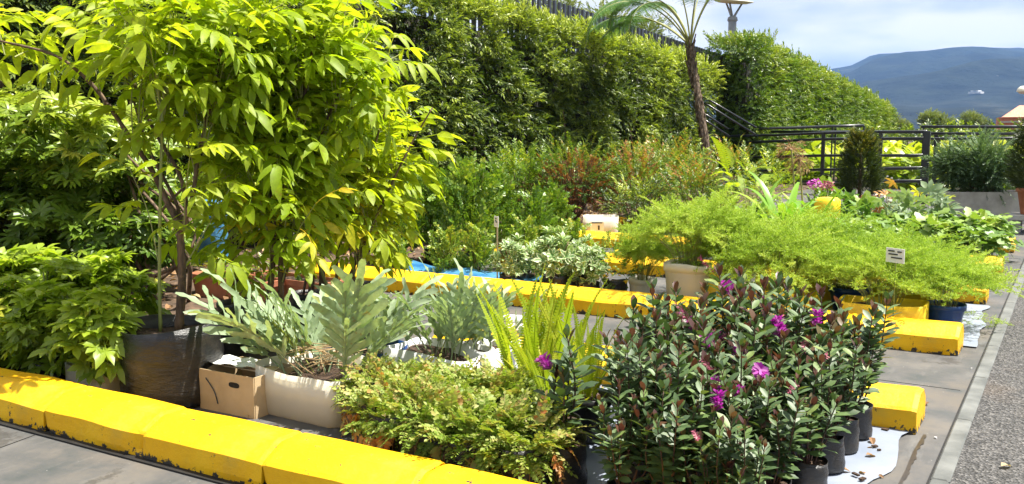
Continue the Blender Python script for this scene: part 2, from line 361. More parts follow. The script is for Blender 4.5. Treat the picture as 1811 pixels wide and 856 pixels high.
M['varieg'] = leafmat('variegated_leaf', [(0, (.10, .20, .06)), (1, (.22, .34, .12))], .4, .25, .5, edge=(.62, .66, .42))
M['ivy'] = leafmat('ivy_leaf', [(0, (.06, .14, .03)), (.5, (.14, .25, .05)), (.85, (.28, .38, .06)), (1, (.45, .48, .12))], .45, .28, .5)
M['strap'] = leafmat('strap_leaf', [(0, (.09, .22, .02)), (.6, (.20, .38, .03)), (1, (.42, .46, .06))], .35, .35, .5)
M['juniper'] = leafmat('juniper_needle', [(0, (.05, .10, .04)), (.6, (.13, .21, .09)), (1, (.24, .32, .16))], .5, .2, .4)
M['thuja'] = leafmat('cypress_spray', [(0, (.03, .05, .012)), (.6, (.09, .12, .02)), (1, (.34, .28, .035))], .5, .2, .4)
M['treefern'] = leafmat('tree_fern_pinna', [(0, (.05, .13, .03)), (.6, (.12, .24, .05)), (1, (.30, .40, .08))], .45, .3, .4)
M['shrub'] = leafmat('mixed_shrub_leaf', [(0, (.05, .12, .015)), (.45, (.13, .22, .025)), (.8, (.29, .34, .04)), (1, (.45, .22, .06))], .38, .3, .5)
M['rust'] = leafmat('rusty_dead_leaf', [(0, (.14, .05, .02)), (.6, (.34, .13, .04)), (1, (.48, .24, .08))], .6, .25, .3)
M['broad'] = leafmat('broad_yellow_green_leaf', [(0, (.14, .24, .02)), (.5, (.31, .40, .03)), (1, (.58, .55, .06))], .35, .35, .5)
M['fartree'] = leafmat('far_tree_leaf', [(0, (.09, .13, .03)), (.6, (.20, .25, .07)), (1, (.30, .33, .12))], .6, .2, .3)

# ------------------------------------------------------------------ leaf and sprig templates (along +Y, upper side +Z)
def leaf(w=.36, n=2, fold=.22, droop=.18, wide=.45, wavy=0.):
    g = Geo()
    if n == 0:
        hz = fold * w / 2
        return g.add([(0, 0, 0), (-w / 2, wide, hz - droop * .2), (w / 2, wide, hz - droop * .2), (0, 1, -droop)], None, [(0, 3, 1), (0, 2, 3)], .5, [0, 1, 1, .6])
    ts = np.linspace(0, 1, n + 2)[1:-1]; V = [(0, 0, 0)]; E_ = [0]; Q = []; T = []
    for i, t in enumerate(ts):
        u = t / wide if t < wide else (1 - t) / (1 - wide); ww = w / 2 * math.sin(min(1, u) * math.pi / 2) ** .75
        zc = -droop * t * t; zs = zc + fold * ww + (wavy * (-1) ** i)
        V += [(-ww, t, zs), (0, t, zc), (ww, t, zs - 2 * (wavy * (-1) ** i))]; E_ += [1, 0, 1]
    V.append((0, 1, -droop)); E_.append(.8); k = len(V) - 1
    T += [(0, 2, 1), (0, 3, 2)]
    for i in range(n - 1):
        a = 1 + 3 * i; Q += [(a, a + 1, a + 4, a + 3), (a + 1, a + 2, a + 5, a + 4)]
    a = k - 3; T += [(a, a + 1, k), (a + 1, a + 2, k)]
    return g.add(V, Q, T, .5, E_)
def one(g, tp, p, d, up, s, r=.5, roll=0., mixr=.35, m=None):
    scatter(g, tp, [p], frames(np.array([d], float), up, np.array([roll])), s, r, mixr, m)
def twig(tp, nl, ll, spread=.75, sag=.25, seed=0, stem=.006, whorl=False, rs=(0, 1)):
    q = np.random.default_rng(seed); g = Geo()
    y = np.linspace(0, 1, 5); P = np.stack([y * 0, y, -sag * y ** 2], -1)
    if stem: tube(g, P, np.linspace(stem, stem * .5, 5), 3, .3, cap=False)
    for i in range(nl):
        t = (i + .6) / nl if not whorl else (i // 2 + .6) / (nl / 2); p = np.array([0, t, -sag * t * t]); sd = (-1) ** i
        d = np.array([sd * spread * q.uniform(.6, 1.2), .55 + .5 * t, q.uniform(-.45, .35) - sag * t])
        one(g, tp, p, d, (0, 0, 1), ll * q.uniform(.7, 1.15), q.uniform(*rs), q.uniform(-.6, .6))
    one(g, tp, P[-1], (0, 1, -.3), (0, 0, 1), ll, q.uniform(*rs))
    return g
L0 = leaf(.40, 0, .4, .2); L2 = leaf(.36, 2, .3, .2); L3 = leaf(.36, 3, .25, .25); LR = leaf(.72, 0, .3, .1, .6)
LH = leaf(.41, 3, .20, .12, .6)                              # hebe
HT = [twig(L0, 10, .38, .7, (.1, .35, .2, .0, .5)[s], s) for s in range(5)]        # hedge twigs
BT = [twig(LR, 18, .17, 1.0, .05, 20 + s, .008, True) for s in range(4)]   # small round leaves, upright
ST = [twig(leaf(.34, 0, .3, .15), 13, .26, .7, .12, 40 + s, .008) for s in range(4)]
def elder_leaf(seed, nl=5):
    q = np.random.default_rng(seed); g = Geo(); sg = q.uniform(.25, .5); y = np.linspace(0, .72, 5)
    P = np.stack([y * 0, y, -sg * y ** 2], -1); tube(g, P, .009, 3, .75, cap=False); lt = [leaf(q.uniform(.30, .40), 3, .28, q.uniform(.15, .5), .42) for _ in range(2)]
    for i in range((nl - 1) // 2):
        t = .34 + i * .34 / max(1, (nl - 1) / 2 - 1) if nl > 3 else .45; p = (0, t, -sg * t * t)
        for sd in (-1, 1): one(g, lt[i % 2], p, (sd * 1., .65, -.45 - sg * t), (0, 0, 1), .44 * q.uniform(.85, 1.1), q.uniform(.3, .7), q.uniform(-.4, .4))
    one(g, lt[0], P[-1], (q.uniform(-.2, .2), 1, -.5 - sg), (0, 0, 1), .50, .5)
    return g
EL = [elder_leaf(i, (5, 5, 7, 5)[i % 4]) for i in range(5)]
def palmate(seed, nl=7, ll=.62, w=.42, droop=.35, pet=.38):
    q = np.random.default_rng(seed); g = Geo(); tube(g, [(0, 0, 0), (0, pet * .5, .03), (0, pet, 0)], .010, 3, .6, cap=False); lt = leaf(w, 2, .3, droop, .58)
    for i in range(nl):
        a = (i - (nl - 1) / 2) * (2 * math.pi * .86 / nl); one(g, lt, (0, pet, 0), (math.sin(a), math.cos(a), q.uniform(-.1, .25)), (0, 0, 1), ll * (1 - .28 * abs(a) / 3) * q.uniform(.85, 1.1), q.uniform(.35, .65), q.uniform(-.3, .3))
    return g
PL = [palmate(i, (7, 6, 8)[i % 3], droop=(.25, .45, .35)[i % 3]) for i in range(4)]
def strap_geo(L, w, seed, segs=4, droop=.2, round_=True, wv=.05):
    q = np.random.default_rng(seed); t = np.linspace(0, 1, segs + 1); ww = w / 2 * np.array([.8, 1., 1.05, .9, .45]) if segs == 4 else w / 2 * np.array([.75, 1.05, .85, 1.08, .86, .92, .42])
    zc = -droop * L * t ** 2 + q.uniform(-1, 1, segs + 1) * wv * w; x = q.uniform(-.06, .06) * L * t ** 2
    V = np.concatenate([np.stack([x - ww, t * L, zc + .18 * ww + q.uniform(-1, 1, segs + 1) * wv * w * 1.5], -1), np.stack([x, t * L, zc], -1), np.stack([x + ww, t * L, zc + .18 * ww + q.uniform(-1, 1, segs + 1) * wv * w * 2], -1)])
    n = segs + 1; Q = [(i, n + i, n + i + 1, i + 1) for i in range(segs)] + [(n + i, 2 * n + i, 2 * n + i + 1, n + i + 1) for i in range(segs)]
    return Geo().add(V, Q, None, .5, np.concatenate([np.ones(n), np.zeros(n), np.ones(n)]))
def blue_frond(seed):
    q = np.random.default_rng(seed); g = Geo(); L = 1.0; st = .24; npair = int(q.integers(4, 6)); arch = q.uniform(.05, .38)
    f = lambda t: np.array([0, t, -arch * t ** 2.2])
    tube(g, [f(t) for t in np.linspace(0, .95, 7)], np.linspace(.009, .004, 7), 4, .85, cap=False)
    cw = .03                                                        # the blade is joined along the midrib
    ts = np.linspace(st, .96, 7); V = np.concatenate([[f(t) + [-cw * (1.1 - .5 * t), 0, .008] for t in ts], [f(t) for t in ts], [f(t) + [cw * (1.1 - .5 * t), 0, .008] for t in ts]])
    g.add(V, [(i, 7 + i, 8 + i, i + 1) for i in range(6)] + [(7 + i, 14 + i, 15 + i, 8 + i) for i in range(6)], None, .5)
    for i in range(npair):
        t = st + .04 + (.90 - st) * i / npair; ll = .34 * (1 - .42 * abs(i / npair - .35)) * q.uniform(.8, 1.15)
        for sd in (-1, 1):
            lo = strap_geo(1., .20 * q.uniform(.85, 1.2), seed * 31 + i * 2 + sd + 9, 6, q.uniform(0, .3), wv=.12)
            one(g, lo, f(t + .02 * sd), (sd * 1., q.uniform(.75, 1.15), q.uniform(-.1, .45) - arch * t), (0, 0, 1), ll, q.uniform(.3, .75), -sd * .15)
    one(g, strap_geo(1., .22, seed * 7, 6, .2, wv=.10), f(.88), (q.uniform(-.2, .2), 1, -arch * 1.5), (0, 0, 1), .30, .5)
    return g
BF = [blue_frond(i) for i in range(6)]
def comb_frond(seed, npair=30, pw=.085, arch=.25, gap=.42, st=.08, tip=.25, lean=.25, curl=0.):
    q = np.random.default_rng(seed); g = Geo(); f = lambda t: np.array([curl * .2 * t * t, t, -arch * t ** 2.5])
    tube(g, [f(t) for t in np.linspace(0, 1, 7)], np.linspace(.007, .003, 7), 3, .6, cap=False)
    for i in range(npair):
        t = st + (1 - st) * i / npair; u = (t - st) / (1 - st); ww = pw * (min(1, u * 4 + .45)) * (1 - u ** 2.6 * (1 - tip * .4)); d = (1 - st) / npair * gap
        for sd in (-1, 1):
            c = f(t); z = q.uniform(-.1, .12) * ww; a = c + [0, -d, 0]; b = c + [0, d, 0]; e_ = c + [sd * ww, lean * ww + d * .4, z]; e2 = c + [sd * ww * .9, lean * ww - d * .9, z]
            g.add([a, e2, e_, b], [(0, 1, 2, 3)] if sd > 0 else [(3, 2, 1, 0)], None, q.uniform(.35, .65))
    return g
SF = [comb_frond(i, 36, .055, (.02, .08, .18)[i % 3], gap=.5, curl=(-.6, 0, .6)[i % 3]) for i in range(5)]
def little_frond(seed):
    q = np.random.default_rng(seed); g = Geo(); ar = q.uniform(.15, .5); f = lambda t: np.array([0, t, -ar * t * t]); lr = leaf(.62, 2, .25, .15, .5)
    tube(g, [f(t) for t in np.linspace(0, 1, 5)], .012, 3, .7, cap=False)
    for i in range(7):
        t = .2 + .75 * i / 7; ll = .30 * (1 - .55 * i / 7)
        for sd in (-1, 1): one(g, lr, f(t), (sd, .45, q.uniform(-.4, .3)), (0, 0, 1), ll * q.uniform(.8, 1.2), q.uniform(.2, .8), q.uniform(-.5, .5))
    one(g, lr, f(.93), (0, 1, -.3), (0, 0, 1), .2, .5); return g
LF = [little_frond(i) for i in range(5)]
def plume(seed):
    q = np.random.default_rng(seed); g = Geo(); ar = q.uniform(.25, .8); f = lambda t: np.array([.12 * math.sin(seed + t * 2), t, -ar * t ** 2])
    tube(g, [f(t) for t in np.linspace(0, 1, 6)], np.linspace(.007, .003, 6), 3, .7, cap=False)
    P = []; D = []
    for i in range(34):
        t = .12 + .86 * i / 34; bl = .26 * (1 - .6 * t) * q.uniform(.7, 1.2); an = q.uniform(0, 6.28); d = nrm(np.array([math.cos(an), q.uniform(.3, .9), .6 * math.sin(an)]))
        for j in range(6):
            u = (j + .7) / 6; P.append(f(t) + d * bl * u); D.append(nrm(d + rdir(1)[0] * .9))
            P.append(f(t) + d * bl * u); D.append(nrm(d + rdir(1)[0] * .9))
    ndl = Geo().add([(-.15, 0, 0), (.15, 0, 0), (0, 1, 0)], None, [(0, 1, 2)])
    P = np.array(P); D = np.array(D); scatter(g, ndl, P, frames(D, (0, 0, 1), q.uniform(0, 6.28, len(P))), q.uniform(.035, .07, len(P)), q.uniform(.1, .9, len(P)), 0)
    return g
AP = [plume(i) for i in range(5)]
def ivy_leaf(seed):
    q = np.random.default_rng(seed); pts = [(0, 0), (-.34, -.12), (-.48, .22), (-.26, .42), (-.30, .74), (0, 1.0), (.30, .74), (.26, .42), (.48, .22), (.34, -.12)]
    V = [(0, .32, 0)] + [(x, y, .14 * abs(x) - .12 * y * y + q.uniform(-.03, .03)) for x, y in pts]
    return Geo().add(V, None, [(0, (i + 1) % 10 + 1, i + 1) for i in range(10)], .5, [0] + [1] * 10)
IV = [ivy_leaf(i) for i in range(3)]
def rosette(seed, nl=9, w=.42, ll=1.):
    q = np.random.default_rng(seed); g = Geo(); lt = leaf(w, 2, .25, .15, .68)
    for i in range(nl):
        a = i * 2.4; el = .15 + .9 * i / nl; one(g, lt, (0, .02 * i, 0), (math.cos(a) * math.cos(el), .2 + math.sin(el), math.sin(a) * math.cos(el)), (0, 1, 0), ll * q.uniform(.75, 1.1), q.uniform(.2, .8), q.uniform(-.3, .3))
    return g
RO = [rosette(i) for i in range(3)]

PN = [palmate(60 + i, (8, 7, 9)[i % 3], w=.29, droop=(.2, .45, .35)[i % 3]) for i in range(4)]
# ------------------------------------------------------------------ generic planting helpers
def blob_leaves(g, tps, blobs, size, up=.5, droop=0., rbase=.45, rvar=.25, rtop=.2, shell=.6, jit=.7, mixr=.3, size_v=.25, patch=1.5, out=1.):
    """blobs: world centre, radii (3), count"""
    for c, rad, N in blobs:
        c = np.array(c, float); rad = np.array(rad, float) if hasattr(rad, '__len__') else np.full(3, rad, float)
        d = rdir(N); rr = np.where(U(0, 1, N) < shell, U(.82, 1.08, N), U(.25, .9, N)); P = c + d * rad * rr[:, None]
        P = P[P[:, 2] > .02]; d = (P - c) / rad; k = len(P)
        D = nrm(nrm(d) * out + np.array([0, 0, up - droop]) + rdir(k) * jit)
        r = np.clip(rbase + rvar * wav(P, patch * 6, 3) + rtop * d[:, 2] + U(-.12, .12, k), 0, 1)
        pick(g, tps, P, frames(D, (0, 0, 1), U(-.6, .6, k)), size * U(1 - size_v, 1 + size_v, k), r, mixr)
def px_blob(px, py, rx, ry, Y, dY, N):
    c = WP(px, py, Y); sc = np.linalg.norm(WP(px + 10, py, Y) - c) / 10
    f = (-c[0] * _s + c[1] * _c) / F_PX
    return (c, (rx * sc * .98, dY, ry * f), N)
def bag(parent, r, h, seed, lean=0., soil='soil', nm='bag'):
    g = Geo(); lathe(g, [(r * .86, 0), (r * 1.02, h * .06), (r * 1.04, h * .25), (r * .99, h * .45), (r * 1.03, h * .62), (r * .97, h * .85), (r * 1.0, h), (r * .965, h * 1.0), (r * .94, h * .8)], 30, wob=.05, seed=seed, top=h * .06)
    b = obj(nm, g, M['bag'], parent)
    g = Geo(); disc(g, r * .96, h * .84, 20, bump=.008, seed=seed); obj(soil, g, M['soil'], b)
    return b
def round_pot(parent, r, h, mat_='pot', nm='pot'):
    g = Geo(); lathe(g, [(r * .70, 0), (r * .72, .005), (r * .93, h * .80), (r * .94, h * .81), (r * 1.02, h * .82), (r * 1.03, h), (r * .97, h), (r * .93, h * .86)], 32)
    b = obj(nm, g, M[mat_], parent); g = Geo(); disc(g, r * .93, h * .88, 24, bump=.006); obj('soil', g, M['soil'], b); return b
def trough(parent, lx, ly, h, mt, nm, seed=0, power=7., wall=.006, cut=.02, soilz=.8, taper=.95):
    g = Geo(); lathe(g, [(taper * .97, 0), (taper, .01), (1, h * .5), (1, h), (1 - wall / min(lx, ly) * 2, h), (1 - wall / min(lx, ly) * 2, h * .5)], 44, lx / 2, ly / 2, power, wob=.005, seed=seed, top=cut, freq=.4)
    b = obj(nm, g, M[mt], parent); g = Geo(); disc(g, .975, h * soilz, 44, lx / 2, ly / 2, power, bump=.012, seed=seed); obj('soil', g, M['soil'], b); return b

# ------------------------------------------------------------------ the setting
YA, YB, YC, YC2, YD, YE, YF = 2.08, 3.92, 5.48, 7.28, 8.90, 10.7, 12.3      # rows of wheel stops
XR, XH = -.48, -7.17                                                        # their right ends; the face of the hedge
g = Geo(); g.add([(-4200, -700, -.03), (4200, -700, -.03), (4200, 5200, -.03), (-4200, 5200, -.03)], [(0, 1, 2, 3)])
struct('ground', g, M['bed'])
g = Geo(); g.add([(-5.15, -3, 0), (-.36, -3, 0), (-.36, 30, 0), (-5.15, 30, 0)], [(0, 1, 2, 3)]); struct('pavement', g, M['slab'])
g = Geo()
for y in (1.35, 4.72, 7.9, 10.2, 13.5): box(g, (-2.75, y, .0005), (4.7, .005, .002))
box(g, (-3.3, 1, .0004), (.005, 4, .0022), rz=.2)
box(g, (-.368, 12, .0004), (.012, 30, .003))
struct('pavement_joints', g, M['gap'])
g = Geo(); g.add([(-.305, -3, .0), (14, -3, .0), (14, 40, .0), (-.305, 40, .0)], [(0, 1, 2, 3)]); struct('road', g, M['asphalt'])
g = Geo(); 
for i, y in enumerate(np.arange(-3, 30, .8)): box(g, (-.334 + U(-.001, .001), y + .4, -.04), (.062, .795, .10 + U(-.001, .002)), bev=.006)
struct('kerb', g, M['kerb'])
n_ = 60; xs = np.linspace(-7.9, -5.0, 14); ys = np.linspace(-1, 30, n_); X, Yg = np.meshgrid(xs, ys); Z = .035 + .02 * wav(np.stack([X.ravel(), Yg.ravel(), X.ravel() * 0], -1), 6, 2) - .05 * (X.ravel() > -5.1)
idx = lambda nx, ny: np.array([(j * nx + i, j * nx + i + 1, (j + 1) * nx + i + 1, (j + 1) * nx + i) for j in range(ny - 1) for i in range(nx - 1)])
g = Geo(); g.add(np.stack([X.ravel(), Yg.ravel(), Z], -1), idx(14, n_)); struct('planting_bed', g, M['bed'], True)
g = Geo(); box(g, (-2.9, YA + .002, .004), (5.6, .034, .006), rz=.024); struct('drain_channel', g, M['gap'])
# water stain lines and the wet strip beside the tarp edge
# dry leaves lying about
LD = leaf(.5, 2, .5, .3); g = Geo(); N = 900; P = np.stack([U(-7.0, -5.0, N), U(2.5, 14, N), U(.05, .08, N)], -1)
scatter(g, LD, P, frames(nrm(rdir(N) * [1, 1, .25]), (0, 0, 1), U(-.7, .7, N)), U(.05, .11, N), U(0, 1, N))
N = 90; P = np.stack([U(-3.9, -.5, N), U(2.35, 3.9, N), U(.008, .02, N)], -1); scatter(g, LD, P, frames(nrm(rdir(N) * [1, 1, .15]), (0, 0, 1), U(-.4, .4, N)), U(.015, .045, N), U(0, 1, N))
struct('dry_leaves', g, M['dry'], kind='stuff')
g = Geo(); P = np.array([G(1770, 830)]); P = np.array([[P[0][0], P[0][1], .012]]); scatter(g, LD, P, frames(np.array([[.5, .8, .1]]), (0, 0, 1)), .055, .9); tag(obj('fallen_leaf', g, M['dry']), 'single pale dry leaf lying on the asphalt at the right', 'leaf')
# fine grit and scraps on the slab
g = Geo()
for k in range(70):
    x, y = U(-4.6, -.35), U(.9, 5.3); box(g, (x, y, .004), (U(.003, .012), U(.003, .01), .006), rz=U(0, 3))
struct('grit', g, M['paper'], kind='stuff')

# mountain: ridge line traced as heights above the horizon, kilometres away
pxs = np.linspace(-1500, 2700, 260)
ridge = np.interp(pxs, [-1500, 700, 1200, 1430, 1462, 1500, 1518, 1535, 1560, 1600, 1640, 1690, 1720, 1745, 1780, 1811, 1950, 2300, 2700], [175, 168, 150, 131, 125, 117, 108, 100, 97, 95, 96, 91, 87.5, 86, 88, 88, 95, 120, 150])
rads = np.concatenate([np.linspace(900, 3400, 44), [3550, 3800, 4200]]); V = []
for j, rr in enumerate(rads):
    u = (rr - 900) / 2500
    for i, p_ in enumerate(pxs):
        d = np.array(ray(p_, HZ)); d[2] = 0; d = d / (-d[0] * _s + d[1] * _c)
        q = d * rr; h = (HZ - ridge[i]) / F_PX * 3400
        s_ = min(1, max(0, u)); base = h * (s_ ** 1.15) if u <= 1 else h * (1 - .25 * (u - 1) / .3)
        nn = wav(np.array([[q[0], q[1], 0]]), .006, 4)[0] * .5 + wav(np.array([[q[0], q[1], 0]]), .017, 9)[0] * .3
        V.append((q[0], q[1], -1 + base * (1 + .5 * nn * (1 - s_ ** 5)) + 22 * nn * s_ * (1 - s_ ** 6) + (3. * math.sin(i * 2.1) * math.sin(i * .83) if abs(u - 1) < .03 else 0)))
V = np.array(V); g = Geo(); g.add(V, idx(len(pxs), len(rads)))
m, nt, o = mat('forested_slope'); a = noise(nt, .012, 8, .65); b = noise(nt, .0035, 5, .6, scale3=(1, 1, 3))
c = ramp(nt, [(.38, (.003, .005, .006)), (.6, (.016, .022, .017))], a); c = mixc(nt, ramp(nt, [(.58, (0, 0, 0)), (.66, (.7, .7, .7))], b), c, (.05, .052, .04))
pbr(nt, o, c, .95, .1, bump(nt, a, 1., 20)); M['mount'] = m
mount = struct('mountain', g, M['mount'], True)
def on_mountain(px, py):
    d = np.array(ray(px, py)); d = d / (-d[0] * _s + d[1] * _c); best = None
    for rr in np.linspace(1000, 3400, 200):
        q = d * rr; q[2] += EYE; k = np.argmin((V[:, 0] - q[0]) ** 2 + (V[:, 1] - q[1]) ** 2)
        if V[k, 2] >= q[2]: return q
    return q
white = plain('far_white_wall', (.55, .55, .55), (.65, .65, .65), 3, .8, 0)
for k, (px, py, wd, lb) in enumerate([(1726, 166, 22, 'wide pale building standing low on the dark mountain slope'), (1763, 140, 13, 'small pale building high on the dark mountain slope')]):
    q = on_mountain(px, py); f = (-q[0] * _s + q[1] * _c) / F_PX; t = thing('hillside_building', lb, 'building', tuple(q), -YAW + .2, 'buildings on the mountain slope')
    g = Geo()
    for j in range(5 if wd > 15 else 3): w_ = wd * f / (5 if wd > 15 else 3); box(g, ((j - 2) * w_, 0, 2 + 1.5 * (j % 2)), (w_ * .86, 14, 4 + 2. * (j % 2)))
    obj('wall', g, white, t, False); g = Geo(); box(g, (0, 0, 6.2), (wd * f * .5, 12, .6)); obj('roof', g, M['concrete'], t, False)
# air
g = Geo(); box(g, (0, 2250, 240), (8700, 6100, 490)); m, nt, o = mat('air'); v = nt.nodes.new('ShaderNodeVolumePrincipled')
v.inputs['Color'].default_value = (.26, .50, 1.0, 1); v.inputs['Density'].default_value = .00013; v.inputs['Anisotropy'].default_value = .1; nt.links.new(v.outputs[0], o.inputs['Volume'])
HAZE = struct('haze', g, m, kind='stuff')

# wheel stops: cast concrete blocks laid end to end, painted yellow
def stop_geo(L, seed, chipped=False):
    q = np.random.default_rng(seed); prof = np.array([(-.02, .0), (-.022, .03), (-.018, .092), (-.006, .104), (.07, .146), (.085, .150), (.175, .150), (.19, .145), (.242, .104), (.255, .092), (.257, .0)])
    nx = 15; xs = np.concatenate([[0, .006, .02], np.linspace(.05, L - .05, nx - 6), [L - .02, L - .006, L]]); npf = len(prof); V = []
    for i, x in enumerate(xs):
        en = min(x, L - x); sh = 1 - max(0, .02 - en) * 2.2
        for (y, z) in prof:
            yy = .1235 + (y - .1235) * (1 - max(0, .02 - en) * 1.5); V.append((x, yy, z * sh))
    V = np.array(V); V[:, 1] += .0035 * wav(V, 14, seed) * (V[:, 2] > .01); V[:, 2] += .003 * wav(V, 11, seed + 1) * (V[:, 2] > .05)
    if chipped:
        w = np.clip(.06 - np.linalg.norm(V - np.array([L, 0, .05]), axis=1), 0, 1); V[:, 0] -= w * .35; V[:, 1] += w * .4
        w = np.clip(.05 - np.linalg.norm(V - np.array([0, 0, .0]), axis=1), 0, 1); V[:, 0] += w * .8; V[:, 1] += w * .5
    Q = idx(npf, len(xs)); g = Geo(); g.add(V, Q[:, ::-1])
    for k, base in ((1, 0), (-1, (len(xs) - 1) * npf)):
        T = [(base, base + j, base + j + 1) for j in range(1, npf - 1)]; T = [t[::-1] if k < 0 else t for t in T]; g.add(V * 1.0, None, T) if False else g.T.append(np.array(T)) or g.MT.append(np.zeros(len(T), int))
    return g
def row(Y, x0, x1, seed, label, grp, step=.61, skew=0.):
    n = max(1, int(round((x1 - x0) / step))); L = (x1 - x0) / n
    for k in range(n):
        o = obj('wheel_stop', stop_geo(L - .003, seed + k, (seed + k) % 2 == 0), M['paint'], None, False); o.location = (x0 + k * L, Y + skew * (x0 + k * L + 5) + U(-.006, .006), .001); o.rotation_euler = (0, 0, skew + U(-.008, .008))
        tag(o, label(k, n), 'wheel stop', grp)
ordn = ['first', 'second', 'third', 'fourth', 'fifth', 'sixth', 'seventh', 'eighth', 'ninth', 'tenth', 'eleventh', 'twelfth']
row(YA - .012, XR - .61 * 9 + .02, XR + .02, 10, lambda k, n: ['yellow kerb block at the far left end of the nearest row', 'yellow kerb block in the nearest row below the small umbrella plants', 'yellow kerb block in the nearest row left of the open triangular chip', 'yellow kerb block in the nearest row right under the big black grow bag', 'yellow kerb block in the nearest row in front of the cardboard box', 'yellow kerb block in the nearest row in front of the small fern bags', 'yellow kerb block in the nearest row at the bottom edge below the ferns', 'yellow kerb block in the nearest row just past the bottom edge', 'rightmost yellow kerb block of the nearest row'][k], 'yellow kerb blocks of the nearest row', skew=.024)
row(YB, XR - .61 * 4, XR, 42, lambda k, n: ['yellow kerb block behind the sword ferns', 'yellow kerb block seen between sword ferns and flowering shrubs', 'yellow kerb block hidden behind the dark flowering shrubs', 'chipped yellow kerb block ending beside the rightmost black bags'][k], 'yellow kerb blocks of the second row')
row(YC, XR - .61 * 8, XR, 61, lambda k, n: 'yellow kerb block of the middle row, ' + ['at its left end by the tree stems', 'beside the blue plastic sheet', 'behind the blue-green ferns', 'in front of the variegated shrubs', 'in front of the trailing greenery', 'under the white bucket', 'in front of the cut yellow cans', 'its plain rightmost block'][k], 'yellow kerb blocks of the middle row')
row(YC2, XR - .61 * 7, XR, 80, lambda k, n: 'yellow kerb block of the row behind the feathery ferns, ' + ordn[k] + ' from the left', 'yellow kerb blocks behind the feathery ferns')
row(YD, XR - .61 * 8, XR, 93, lambda k, n: 'yellow kerb block of the fourth row in front of the ivy, ' + ordn[k] + ' from the left', 'yellow kerb blocks in front of the ivy')
row(YE, XR - .61 * 8, XR, 120, lambda k, n: 'yellow kerb block of the far row behind the ivy, ' + ordn[k] + ' from the left', 'yellow kerb blocks behind the ivy')
# tarps
def tarp(name, poly, label, mt, z=.006, nx=26, ny=26, wr=.004, seed=0, grp=None):
    (a, b, c, d) = [np.array(p, float) for p in poly]; V = []
    for j in range(ny):
        for i in range(nx):
            u, v = i / (nx - 1), j / (ny - 1); p = (a * (1 - u) + b * u) * (1 - v) + (d * (1 - u) + c * u) * v
            ed = .03 * wav(np.array([[p[0] * 3, p[1] * 3, 1]]), 4, seed)[0] * (1 if (i in (0, nx - 1)) else 0); V.append((p[0] + ed, p[1], z + wr * (1 + wav(np.array([[p[0], p[1], 0]]), 16, seed)[0])))
    g = Geo(); g.add(V, idx(nx, ny)); return tag(obj(name, g, M[mt]), label, 'tarp', grp)
tarp('plastic_sheet', [(-2.25, 2.37), (-.565, 2.37), (-.50, 3.9), (-2.3, 3.9)], 'pale blue-grey plastic sheet under the dark flowering shrubs', 'tarp', seed=3)
tarp('plastic_sheet', [(-2.6, 5.76), (-.42, 5.72), (-.46, 7.2), (-2.6, 7.25)], 'pale grey plastic sheet under the feathery ferns', 'tarp', seed=5)
tarp('plastic_sheet', [(-4.6, 5.78), (-3.35, 5.75), (-3.5, 6.2), (-4.9, 6.3)], 'crumpled blue plastic sheet behind the middle kerb row', 'bluetarp', .05, wr=.035, seed=8)

